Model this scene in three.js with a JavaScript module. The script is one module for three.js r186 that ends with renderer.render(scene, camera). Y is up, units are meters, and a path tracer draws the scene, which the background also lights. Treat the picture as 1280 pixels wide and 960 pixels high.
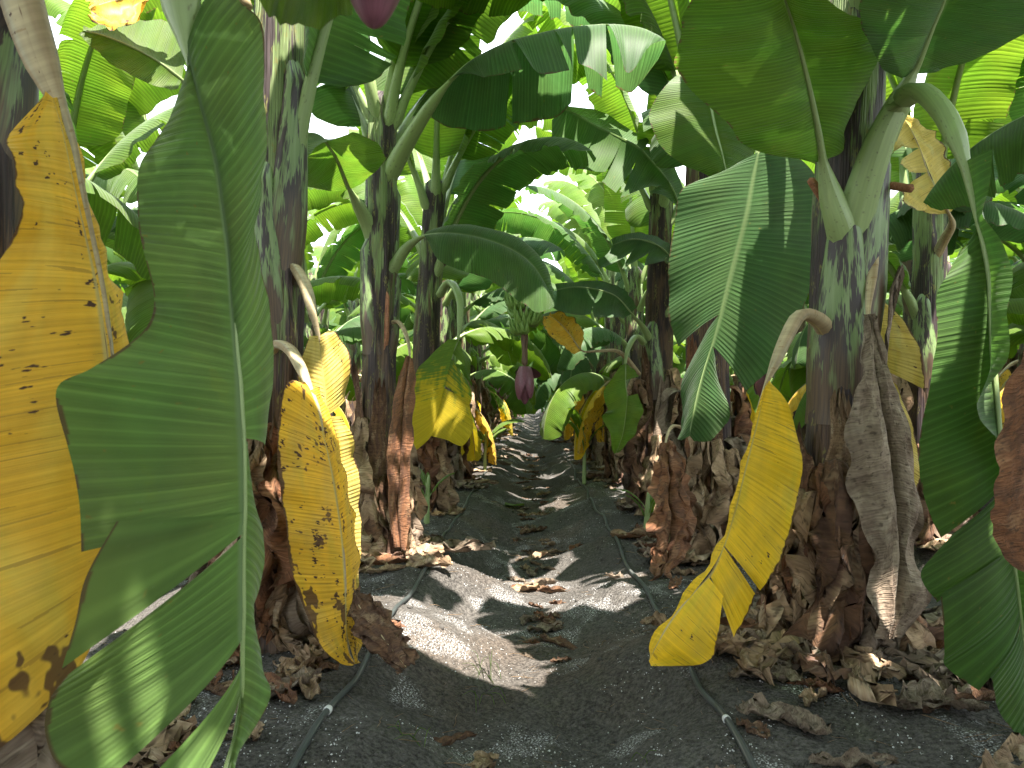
import * as THREE from 'three';
import { createNoise2D, createNoise3D } from 'simplex-noise';
import { mergeGeometries } from 'three/addons/utils/BufferGeometryUtils.js';

// ---------------------------------------------------------------- camera, sky, sun, exposure
const scene = new THREE.Scene();
const camera = new THREE.PerspectiveCamera(52.99, 4 / 3, 0.05, 1500);
camera.position.set(0, 0.8, 0);
camera.rotation.order = 'YXZ';
camera.rotation.set(Math.atan(20 / 963), Math.atan(28 / 963), 0);   // a touch up and to the left of the row's own direction
camera.focus = 2.9;
camera.userData.fStop = 11;
const renderer = new THREE.WebGLRenderer({ antialias: true });
renderer.toneMapping = THREE.LinearToneMapping;
renderer.toneMappingExposure = 9.6;
renderer.shadowMap.enabled = true;
const SUN = new THREE.Vector3(0.16, 0.9, 0.34).normalize();
{
  const w = 64, h = 32, data = new Float32Array(w * h * 4);
  for (let j = 0; j < h; j++) for (let i = 0; i < w; i++) {
    const el = Math.max(0, ((j + 0.5) / h - 0.5) * Math.PI), t = Math.pow(1 - Math.sin(el), 2.2), k = (j * w + i) * 4;
    data[k] = 0.29 + 0.25 * t; data[k + 1] = 0.33 + 0.23 * t; data[k + 2] = 0.385 + 0.19 * t; data[k + 3] = 1;
  }
  const sky = new THREE.DataTexture(data, w, h, THREE.RGBAFormat, THREE.FloatType);
  sky.mapping = THREE.EquirectangularReflectionMapping; sky.magFilter = THREE.LinearFilter; sky.needsUpdate = true;
  scene.background = sky; scene.environment = sky;
}
const sun = new THREE.DirectionalLight(new THREE.Color(1, 0.93, 0.83), 2.9);
sun.position.copy(SUN).multiplyScalar(40); sun.castShadow = true;
Object.assign(sun.shadow.camera, { left: -15, right: 15, top: 30, bottom: -30, far: 120 });
sun.shadow.mapSize.set(4096, 4096);
scene.add(sun, sun.target);

// ---------------------------------------------------------------- small tools
function rng(seed) { let s = (seed * 2654435761) >>> 0 || 1; return () => { s = (s + 0x6d2b79f5) | 0; let t = Math.imul(s ^ (s >>> 15), 1 | s); t = (t + Math.imul(t ^ (t >>> 7), 61 | t)) ^ t; return ((t ^ (t >>> 14)) >>> 0) / 4294967296; }; }
const n2 = createNoise2D(rng(11)), n3 = createNoise3D(rng(12));
const V = (a) => new THREE.Vector3(a[0], a[1], a[2]);
const clamp = (x, a = 0, b = 1) => Math.min(b, Math.max(a, x));
const smooth = (a, b, x) => { const t = clamp((x - a) / (b - a)); return t * t * (3 - 2 * t); };
const mix = (a, b, t) => a + (b - a) * t;
const mix3 = (a, b, t) => [mix(a[0], b[0], t), mix(a[1], b[1], t), mix(a[2], b[2], t)];
const fbm = (x, y) => 0.6 * n2(x, y) + 0.28 * n2(x * 2.1 + 7, y * 2.1) + 0.14 * n2(x * 4.3, y * 4.3 + 3);
const taken = {};
function numbered(name) { const n = taken[name] = (taken[name] ?? -1) + 1; return n ? name + '_' + String(n).padStart(3, '0') : name; }
function tag(o, label, category, group, kind) {
  o.userData.label = label; if (category) o.userData.category = category;
  if (group) o.userData.group = group; if (kind) o.userData.kind = kind;
  return o;
}
function mesh(name, geo, mat, parent) { const m = new THREE.Mesh(geo, mat); m.name = name; m.castShadow = m.receiveShadow = true; parent.add(m); return m; }
function thing(name, pos, label, category, group) {
  const o = new THREE.Group(); o.name = numbered(name); o.position.copy(pos); scene.add(o);
  return tag(o, label, category, group);
}
// geometry under construction: grids of points
const buf = () => ({ p: [], uv: [], i: [] });
function grid(g, nu, nv, f, uvf, flip) {
  const b = g.p.length / 3;
  for (let i = 0; i <= nu; i++) for (let j = 0; j <= nv; j++) {
    const q = f(i / nu, j / nv), t = uvf(i / nu, j / nv);
    g.p.push(q.x, q.y, q.z); g.uv.push(t[0], t[1]);
  }
  for (let i = 0; i < nu; i++) for (let j = 0; j < nv; j++) {
    const a = b + i * (nv + 1) + j, c = a + nv + 1;
    if (flip) g.i.push(a, a + 1, c, a + 1, c + 1, c); else g.i.push(a, c, a + 1, a + 1, c, c + 1);
  }
}
function finish(g) {
  const o = new THREE.BufferGeometry();
  o.setAttribute('position', new THREE.Float32BufferAttribute(g.p, 3));
  o.setAttribute('uv', new THREE.Float32BufferAttribute(g.uv, 2));
  o.setIndex(g.i); o.computeVertexNormals();
  return o;
}
function cat(P, t) {                                                 // Catmull-Rom through an array of vectors
  const n = P.length - 1, k = Math.min(n - 1, Math.max(0, Math.floor(t))), f = t - k;
  const a = P[Math.max(0, k - 1)], b = P[k], c = P[k + 1], d = P[Math.min(n, k + 2)];
  const h = (w) => 0.5 * (2 * b[w] + (c[w] - a[w]) * f + (2 * a[w] - 5 * b[w] + 4 * c[w] - d[w]) * f * f + (3 * b[w] - a[w] - 3 * c[w] + d[w]) * f * f * f);
  return new THREE.Vector3(h('x'), h('y'), h('z'));
}
function catNum(A, t) { const n = A.length - 1, k = Math.min(n - 1, Math.max(0, Math.floor(t))); return mix(A[k], A[k + 1], t - k); }
// a tube through points with a radius at each; groove > 0 hollows its upper side into a channel, flat squeezes it
function sweep(P, R, { sides = 8, n = 24, groove = 0, ref = null, wide = 1, wobble = 0, cap = true } = {}) {
  const g = buf(), pts = [], m = P.length - 1;
  for (let i = 0; i <= n; i++) pts.push(cat(P, m * i / n));
  let side = null;
  const rings = pts.map((c, i) => {
    const T = pts[Math.min(n, i + 1)].clone().sub(pts[Math.max(0, i - 1)]).normalize();
    let up = (ref ? ref.clone() : new THREE.Vector3(0, 1, 0));
    up.addScaledVector(T, -up.dot(T));
    if (up.length() < 0.25 && side) up = side.clone().addScaledVector(T, -side.dot(T));
    if (up.length() < 1e-3) up.set(1, 0, 0.2).addScaledVector(T, -T.x);
    up.normalize(); side = up;
    return { c, up, B: new THREE.Vector3().crossVectors(T, up) };
  });
  grid(g, n, sides, (u, v) => {
    const k = Math.round(u * n), { c, up, B } = rings[k], a = v * Math.PI * 2;
    let r = catNum(R, u * m);
    if (cap && (k === 0 || k === n)) r *= 0.05;
    const gq = groove ? 1 - groove * Math.exp(-Math.pow(1 - Math.cos(a), 2) * 6) : 1;
    const w = wobble ? 1 + wobble * n3(c.x * 9, c.y * 9, v * 2.3 + c.z * 9) : 1;
    return c.clone().addScaledVector(up, Math.cos(a) * r * gq * w).addScaledVector(B, Math.sin(a) * r * wide * w);
  }, (u, v) => [u, v], true);
  return finish(g);
}

// ---------------------------------------------------------------- textures (what surfaces are made of)
const enc = (x) => { x = clamp(x); return Math.round(255 * (x < 0.0031308 ? 12.92 * x : 1.055 * Math.pow(x, 1 / 2.4) - 0.055)); };
function colourMap(w, h, f, repeat) {
  const d = new Uint8Array(w * h * 4);
  for (let j = 0; j < h; j++) for (let i = 0; i < w; i++) { const c = f((i + 0.5) / w, (j + 0.5) / h), k = (j * w + i) * 4; d[k] = enc(c[0]); d[k + 1] = enc(c[1]); d[k + 2] = enc(c[2]); d[k + 3] = 255; }
  return texture(d, w, h, THREE.SRGBColorSpace, repeat);
}
function heightMap(w, h, f, repeat) {
  const d = new Uint8Array(w * h * 4);
  for (let j = 0; j < h; j++) for (let i = 0; i < w; i++) { const c = Math.round(255 * clamp(f((i + 0.5) / w, (j + 0.5) / h))), k = (j * w + i) * 4; d[k] = d[k + 1] = d[k + 2] = c; d[k + 3] = 255; }
  return texture(d, w, h, THREE.NoColorSpace, repeat);
}
function texture(d, w, h, space, repeat) {
  const t = new THREE.DataTexture(d, w, h, THREE.RGBAFormat); t.colorSpace = space; t.magFilter = THREE.LinearFilter; t.minFilter = THREE.LinearMipmapLinearFilter; t.generateMipmaps = true;
  t.wrapS = t.wrapT = repeat ? THREE.RepeatWrapping : THREE.ClampToEdgeWrapping; t.needsUpdate = true; return t;
}
const veins = (u, k = 1) => { const a = n2(u * 60 * k, 3.1), b = n2(u * 190 * k, 8.7), c = n2(u * 420 * k, 1.3); return 0.5 * a + 0.35 * b + 0.25 * c; };
const ribs = (u) => Math.sin(u * 2 * Math.PI * 74 + 1.8 * n2(u * 14, 5.5));
const leafBump = heightMap(2048, 64, (u, v) => {
  const m = Math.abs(v - 0.5) * 2, r = ribs(u), fade = smooth(0, 0.1, m);
  return 0.5 + fade * (0.24 * r * (0.6 + 0.4 * n2(u * 20, v * 2)) + 0.1 * n2(u * 330, 2)) - 0.2 * (1 - smooth(0, 0.03, m));
});
const deadBump = heightMap(1024, 256, (u, v) => 0.5 + 0.22 * n2(u * 130, v * 3) + 0.2 * fbm(u * 14, v * 6) + 0.1 * n2(u * 60, v * 30));
function liveLeaf(base, rib, seed, brownEdge = 0.006) {
  return colourMap(2048, 128, (u, v) => {
    const m = Math.abs(v - 0.5) * 2, line = Math.pow(Math.max(0, ribs(u)), 5), q = 1 + 0.17 * veins(u) + 0.05 * ribs(u) + 0.3 * line * smooth(0.03, 0.12, m) + 0.16 * fbm(u * 9 + seed, v * 3) + 0.12 * fbm(u * 2.5, v * 1.5 + seed);
    let c = [base[0] * q * (1 + 0.12 * n2(u * 5 + seed, v * 2 + 4)), base[1] * q, base[2] * q];
    const fleck = n2(u * 700, v * 90 + seed); if (fleck > 0.86) c = mix3(c, [0.22, 0.27, 0.17], (fleck - 0.86) * 3);
    const spot = fbm(u * 30 + seed * 3, v * 10); if (spot > 0.68) c = mix3(c, [0.2, 0.17, 0.03], smooth(0.68, 0.82, spot) * 0.8);
    c = mix3(c, rib, 1 - smooth(0.01, 0.04, m));
    const e = 1 - m - brownEdge * (1 + 1.2 * n2(u * 40, seed) + n2(u * 9, seed + 2)); if (e < 0) c = mix3(c, [0.11, 0.06, 0.03], 0.85);
    return c;
  });
}
function yellowLeaf(base, alt, seed, spots, edge) {
  return colourMap(1024, 256, (u, v) => {
    const m = Math.abs(v - 0.5) * 2, q = 1 + 0.2 * veins(u, 0.8) + 0.1 * fbm(u * 6, v * 5 + seed);
    let c = mix3(base, alt, smooth(-0.35, 0.55, fbm(u * 3.1 + seed, v * 2.6))); c = [c[0] * q, c[1] * q, c[2] * q];
    if (n2(u * 85 + seed, v * 1.2) > 0.74) c = mix3(c, [0.2, 0.1, 0.02], 0.45);
    const s = fbm(u * 22 + seed * 2, v * 7) + 0.55 * fbm(u * 3 + seed, v * 2 + 9) + 0.25 * n2(u * 150, v * 14);
    c = mix3(c, [0.075, 0.035, 0.02], smooth(1.02 - spots, 1.1 - spots, s));
    const blot = fbm(u * 4.2 + seed * 5, v * 2.4 + seed) + 0.16 * n2(u * 60, v * 9) + 0.1 * n2(u * 25, v * 20) + 0.35 * u; c = mix3(c, [0.1, 0.05, 0.026], 0.9 * smooth(1.12 - spots * 1.1, 1.2 - spots * 1.1, blot));
    const tinge = fbm(u * 2.2 + seed * 3, v * 3 + 7); c = mix3(c, [c[0] * 0.62, c[1] * 0.86, c[2] * 1.2], 0.35 * smooth(0.1, 0.7, tinge));
    const e = m + 0.035 * n2(u * 7, seed) + 0.014 * n2(u * 45, seed); c = mix3(c, [0.12, 0.065, 0.03], smooth(1 - edge, 1.02 - edge, e));
    c = mix3(c, [0.5, 0.42, 0.16], 0.8 * (1 - smooth(0.01, 0.035, m)));
    return c;
  });
}
function deadLeafMap(a, b, c0, seed) {
  return colourMap(1024, 256, (u, v) => {
    const q = 1 + 0.22 * veins(u, 0.7) + 0.12 * n2(u * 40, v * 22 + seed), t = fbm(u * 7 + seed, v * 3.2);
    let c = mix3(a, b, smooth(-0.5, 0.5, t + 0.25 * n2(u * 90, v * 4))); c = mix3(c, c0, 0.7 * smooth(0.1, 0.75, fbm(u * 4 + seed, v * 2 + 5) + 0.25 * n2(u * 70, v * 3)));
    const s = fbm(u * 34, v * 9 + seed) + 0.3 * n2(u * 120, v * 6); c = mix3(c, [0.05, 0.034, 0.025], smooth(0.25, 0.8, s) * 0.75); c = c.map((x) => x * 1.1);
    return [c[0] * q, c[1] * q, c[2] * q];
  });
}
function stemMap(seed, green, h0) {                                    // u round the stem, v up it (0..2.4 m)
  return colourMap(512, 1024, (u, v) => {
    const s1 = fbm(Math.cos(u * 6.2832) * 2.2 + seed, v * 7 + Math.sin(u * 6.2832) * 2.2), st = n2(u * 70, v * 3 + seed), fine = n2(u * 160, v * 26 + seed);
    const g = mix3([0.19, 0.25, 0.1], [0.13, 0.19, 0.06], 0.5 + 0.5 * n2(u * 5, v * 9 + seed));
    const br = mix3([0.125, 0.075, 0.045], [0.05, 0.028, 0.022], smooth(-0.5, 0.6, st + 0.5 * s1));
    const dark = mix3([0.02, 0.013, 0.016], [0.045, 0.026, 0.026], 0.5 + 0.5 * st);
    let c = mix3(br, g, smooth(h0 - 0.13, h0 + 0.13, v * green + 0.22 * s1 + 0.05 * fine));
    const b = fbm(u * 5 + seed, v * 4.2 + 2) + 0.2 * fbm(u * 26, v * 15) + 0.26 * n2(u * 110, v * 12 + seed);
    c = mix3(c, dark, smooth(-0.12, 0.06, b));
    const moss = fbm(u * 9 + 3, v * 11 + seed) + 0.4 * n2(u * 70, v * 90); if (moss > 0.45) c = mix3(c, [0.2, 0.19, 0.05], smooth(0.45, 0.7, moss) * 0.75);
    const q = 1 + 0.22 * st + 0.15 * fine; return [c[0] * q, c[1] * q, c[2] * q];
  }, true);
}
const stemBump = heightMap(512, 1024, (u, v) => 0.5 + 0.25 * n2(u * 60, v * 2.5) + 0.14 * n2(u * 140, v * 9) + 0.14 * fbm(u * 12, v * 10), true);
const sheathMap = colourMap(256, 512, (u, v) => {                       // u along from the foot to the neck, v across
  const e = Math.abs(v - 0.5) * 2, b = fbm(u * 2.6, v * 3.4) + 0.2 * fbm(u * 9, v * 14) + 0.26 * n2(u * 9, v * 60);
  let c = mix3([0.12, 0.19, 0.06], [0.19, 0.26, 0.11], 0.5 + 0.5 * n2(u * 3, v * 9)); const q = 1 + 0.13 * n2(u * 4, v * 60); c = [c[0] * q, c[1] * q, c[2] * q];
  c = mix3(c, [0.028, 0.018, 0.02], smooth(0.04, 0.18, b - 0.16 * smooth(0.4, 0.9, u) + 0.18));
  c = mix3(mix3([0.12, 0.075, 0.04], [0.05, 0.03, 0.022], 0.5 + 0.5 * n2(u * 3, v * 40)), c, smooth(0.18, 0.46, u + 0.2 * fbm(u * 3, v * 6) + 0.08 * n2(u * 5, v * 50)));
  const ed = e + 0.05 * n2(u * 30, v > 0.5 ? 1 : 4); if (ed > 0.92) c = mix3(c, [0.05, 0.03, 0.028], smooth(0.92, 0.95, ed));
  return c;
});
const petioleMap = colourMap(512, 64, (u, v) => {
  const st = 1 + 0.12 * n2(u * 6, v * 30), b = n2(u * 40, v * 14) + 0.5 * n2(u * 120, v * 40);
  let c = [0.23 * st, 0.31 * st, 0.12 * st]; if (b > 0.95) c = mix3(c, [0.07, 0.05, 0.03], 0.6); return c;
});
const looped = (f) => (u, v) => { const a = f(u * 4, v * 4), k = smooth(0.9, 1, v); if (k <= 0) return a; const b = f(u * 4, v * 4 - 4); return typeof a === 'number' ? mix(a, b, k) : mix3(a, b, k); };   // repeats along the row without a seam
const soilMap = colourMap(2048, 2048, looped((x, y) => {
  const lo = fbm(x * 1.3, y * 1.3), fi = n2(x * 55, y * 55), ff = n2(x * 170, y * 170);
  const q = 1 + 0.22 * lo + 0.42 * fi + 0.45 * ff + 0.2 * n2(x * 20, y * 20); let c = [0.066 * q, 0.061 * q, 0.056 * q];
  const brown = fbm(x * 0.9 + 20, y * 0.9); c = mix3(c, [0.075 * q, 0.058 * q, 0.045 * q], smooth(0, 0.6, brown) * 0.6);
  const patch = smooth(0.05, 0.6, fbm(x * 2.1 + 40, y * 2.1) + 0.3 * n2(x * 7, y * 7)), gr = n2(x * 120 + 9, y * 120);
  if (gr > 0.86 - 0.6 * patch) c = mix3(c, [0.46, 0.46, 0.47], clamp((gr - 0.86 + 0.6 * patch) * 2.4) * (0.25 + 0.75 * patch));
  return c;
}), true);
const soilBump = heightMap(2048, 2048, looped((x, y) => 0.5 + 0.2 * fbm(x * 9, y * 9) + 0.16 * n2(x * 48, y * 48) + 0.12 * n2(x * 130, y * 130)), true);
console.log('textures');

// ---------------------------------------------------------------- materials
const leafMat = (map, o = {}) => new THREE.MeshPhysicalMaterial({ map, bumpMap: leafBump, bumpScale: 0.005, roughness: 0.95, specularIntensity: 0.22, transmission: 0.63, thickness: 0, clearcoat: 0.34, clearcoatRoughness: 0.45, side: THREE.DoubleSide, ...o });
const M = {
  green: leafMat(liveLeaf([0.058, 0.136, 0.02], [0.16, 0.24, 0.08], 1)),
  green2: leafMat(liveLeaf([0.082, 0.164, 0.012], [0.2, 0.28, 0.08], 5)),
  green3: leafMat(liveLeaf([0.058, 0.134, 0.034], [0.17, 0.26, 0.1], 9, 0.012)),
  greenOld: leafMat(liveLeaf([0.116, 0.205, 0.046], [0.15, 0.23, 0.1], 21, 0.014)),
  lime: leafMat(liveLeaf([0.112, 0.205, 0.012], [0.28, 0.35, 0.12], 14)),
  yellowA: leafMat(yellowLeaf([0.72, 0.41, 0.03], [0.76, 0.49, 0.06], 2, 0.3, 0.035), { transmission: 0.35 }),
  yellowB: leafMat(yellowLeaf([0.74, 0.44, 0.03], [0.64, 0.4, 0.05], 6, 0.47, 0.05), { transmission: 0.35 }),
  yellowC: leafMat(yellowLeaf([0.84, 0.53, 0.015], [0.76, 0.5, 0.03], 8, 0.06, 0.025), { transmission: 0.35 }),
  yellowD: leafMat(yellowLeaf([0.6, 0.46, 0.12], [0.5, 0.36, 0.06], 4, 0.2, 0.04), { transmission: 0.35 }),
  turning: leafMat(colourMap(1024, 256, (u, v) => {
    const t = smooth(-0.2, 0.3, u * 1.5 - 0.55 + 0.35 * fbm(u * 5, v * 6) + 0.2 * n2(u * 50, v * 2)), q = 1 + 0.2 * veins(u, 0.7);
    const c = mix3([0.14, 0.24, 0.03], [0.62, 0.47, 0.02], t); return [c[0] * q, c[1] * q, c[2] * q];
  })),
};
const deadMat = (map, o = {}) => new THREE.MeshPhysicalMaterial({ map, bumpMap: deadBump, bumpScale: 0.004, roughness: 0.97, specularIntensity: 0.3, transmission: 0.12, thickness: 0, side: THREE.DoubleSide, ...o });
M.deadBrown = deadMat(deadLeafMap([0.14, 0.078, 0.045], [0.085, 0.048, 0.034], [0.27, 0.19, 0.12], 1));
M.deadTan = deadMat(deadLeafMap([0.3, 0.21, 0.13], [0.2, 0.13, 0.08], [0.42, 0.34, 0.24], 3));
M.deadGrey = deadMat(deadLeafMap([0.2, 0.155, 0.115], [0.13, 0.095, 0.07], [0.3, 0.25, 0.19], 5));
M.deadRust = deadMat(deadLeafMap([0.19, 0.088, 0.046], [0.11, 0.056, 0.035], [0.28, 0.16, 0.09], 7));
const DEAD = [M.deadBrown, M.deadTan, M.deadGrey, M.deadRust, M.deadTan, M.deadGrey];
const solid = (o) => new THREE.MeshPhysicalMaterial({ roughness: 0.6, ...o });
M.stem = [stemMap(1, 1, 0.5), stemMap(4, 1, 0.56), stemMap(8, 1, 0.62)].map((map) => solid({ map, bumpMap: stemBump, bumpScale: 0.008, roughness: 0.62 }));
M.stemDry = solid({ map: stemMap(15, 1, 0.86), bumpMap: stemBump, bumpScale: 0.01, roughness: 0.85 });
M.sheath = solid({ map: sheathMap, roughness: 0.5, clearcoat: 0.2, clearcoatRoughness: 0.4, side: THREE.DoubleSide });
M.petiole = solid({ map: petioleMap, roughness: 0.5, clearcoat: 0.25, clearcoatRoughness: 0.4 });
M.petioleDry = solid({ map: yellowLeaf([0.42, 0.34, 0.2], [0.3, 0.22, 0.12], 12, 0.2, 0.0), roughness: 0.7 });
M.soil = solid({ specularIntensity: 0.3, map: soilMap, bumpMap: soilBump, bumpScale: 0.02, roughness: 0.95 });
M.fruit = solid({ color: new THREE.Color(0.17, 0.3, 0.06), roughness: 0.5, clearcoat: 0.2, clearcoatRoughness: 0.4 });
M.fruitTip = solid({ color: new THREE.Color(0.03, 0.02, 0.015), roughness: 0.8 });
M.bract = solid({ map: colourMap(128, 128, (u, v) => { const q = 1 + 0.25 * n2(u * 40, v * 4) + 0.15 * n2(u * 9, v * 9); return [0.15 * q, 0.05 * q, 0.075 * q]; }), roughness: 0.5, clearcoat: 0.15 });
M.rachis = solid({ map: colourMap(128, 128, (u, v) => { const q = 1 + 0.3 * n2(u * 30, v * 20); return [0.13 * q, 0.08 * q, 0.05 * q]; }), roughness: 0.7 });
M.pipe = solid({ map: colourMap(512, 64, (u, v) => { const q = 1 + 0.25 * n2(u * 60, v * 5); return mix3([0.035 * q, 0.042 * q, 0.042 * q], [0.12, 0.115, 0.105], smooth(0.2, 0.8, n2(u * 150, v * 6) * 0.6 + n2(u * 30, v * 3) * 0.5)); }), roughness: 0.55 });
M.plastic = solid({ color: new THREE.Color(0.55, 0.55, 0.55), roughness: 0.5 });
M.cutEnd = solid({ map: deadLeafMap([0.3, 0.13, 0.06], [0.2, 0.08, 0.04], [0.36, 0.2, 0.12], 22), roughness: 0.8 });

// ---------------------------------------------------------------- the ground: volcanic soil, raised beds with a furrow every 1.87 m
function groundH(x, z) {
  const P = 1.87, wander = 0.035 * n2(z * 0.45, 2.2);
  let d = x + 0.01 + wander; d -= P * Math.round(d / P); const a = Math.abs(d);
  const furrow = -0.17 * (1 - smooth(0.06, 0.6, a));
  const slope = smooth(0.02, 0.25, a) * (1 - smooth(0.36, 0.56, a));
  const wave = 0.042 * slope * Math.sin(z * 2 * Math.PI / 0.92 + (d > 0 ? 0.4 : 2.1) + 1.3 * n2(z * 0.35, d > 0 ? 5 : 9)) + 0.014 * Math.sin(z * 2 * Math.PI / 0.92 + 1.2) * (1 - smooth(0, 0.3, a));
  return furrow + wave + 0.02 * n2(x * 1.6, z * 1.3) + 0.009 * n2(x * 5, z * 5) + 0.003 * n2(x * 19, z * 19);
}
{
  const axis = (fine) => { const a = []; let p = 0; for (const [end, step] of fine) while (p < end) { a.push(p); p += step; } a.push(fine[fine.length - 1][0]); return a; };
  const half = axis([[1.6, 0.026], [3, 0.08], [10, 0.3], [40, 3], [500, 60]]), xs = [...half.slice(1).reverse().map((v) => -v), ...half];
  const fwd = axis([[1, 0.1], [6, 0.03], [14, 0.08], [45, 0.3], [100, 6], [600, 80]]), back = axis([[4, 0.2], [20, 2], [500, 80]]);
  const zs = [...back.slice(1).reverse(), ...fwd.map((v) => -v)];
  const g = buf();
  grid(g, zs.length - 1, xs.length - 1, (u, v) => { const x = xs[Math.round(v * (xs.length - 1))], z = zs[Math.round(u * (zs.length - 1))]; return new THREE.Vector3(x, groundH(x, z), z); },
    (u, v) => [(xs[Math.round(v * (xs.length - 1))] + 2.1) / 4, zs[Math.round(u * (zs.length - 1))] / 4]);
  const o = mesh('ground', finish(g), M.soil, scene);
  tag(o, 'dark volcanic soil with a long furrow between raised beds', 'ground', null, 'structure');
}
const onGround = (x, z, lift = 0) => new THREE.Vector3(x, groundH(x, z) + lift, z);

// ---------------------------------------------------------------- builders
function makeStem({ h = 2.35, r0 = 0.135, r1 = 0.075, lean = [0, 0], seed = 1, n = 40, sides = 24 }) {
  const axis = (y) => { const t = Math.max(0, y) / h; return new THREE.Vector3(lean[0] * Math.pow(t, 1.3), y, lean[1] * Math.pow(t, 1.3)); };
  const rad = (y) => mix(r0, r1, clamp(y / h)) + 0.05 * Math.exp(-Math.max(0, y) / 0.14);
  const g = buf();
  grid(g, n, sides, (u, v) => {
    const y = -0.1 + (h + 0.1) * u, a = v * Math.PI * 2, c = axis(y), k = Math.cos(a), s = Math.sin(a);
    const lap = ((v * 2 + y * 0.55 + seed * 0.37) % 1 + 1) % 1;
    const r = rad(y) * (u > 0.995 ? 0.2 : 1) + 0.013 * n3(k * 1.6 + seed, y * 1.1, s * 1.6) + 0.006 * n3(k * 6, y * 1.5, s * 6 + seed) + 0.011 * (lap - 0.5);
    return new THREE.Vector3(c.x + k * r, y, c.z - s * r);
  }, (u, v) => [v, (-0.1 + (h + 0.1) * u) / 2.4], true);
  return { geo: finish(g), axis, rad, h };
}
function sheathGeo(st, az, y0, y1, p0 = 1.5, p1 = 0.34, lift = 0.014, n = 16, nv = 12) {
  const g = buf();
  grid(g, n, nv, (u, v) => {
    const y = mix(y0, y1, u), e = v * 2 - 1, ph = mix(p0, p1, Math.pow(u, 0.75)), a = az + e * ph, c = st.axis(y);
    const r = st.rad(y) - 0.002 + lift * (1 - Math.pow(Math.abs(e), 8)) * smooth(0, 0.35, u) - 0.03 * smooth(0.9, 1, u) + 0.018 * u * u * (1 - e * e);
    return new THREE.Vector3(c.x + Math.cos(a) * r, y, c.z - Math.sin(a) * r);
  }, (u, v) => [u, v]);
  return finish(g);
}
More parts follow.
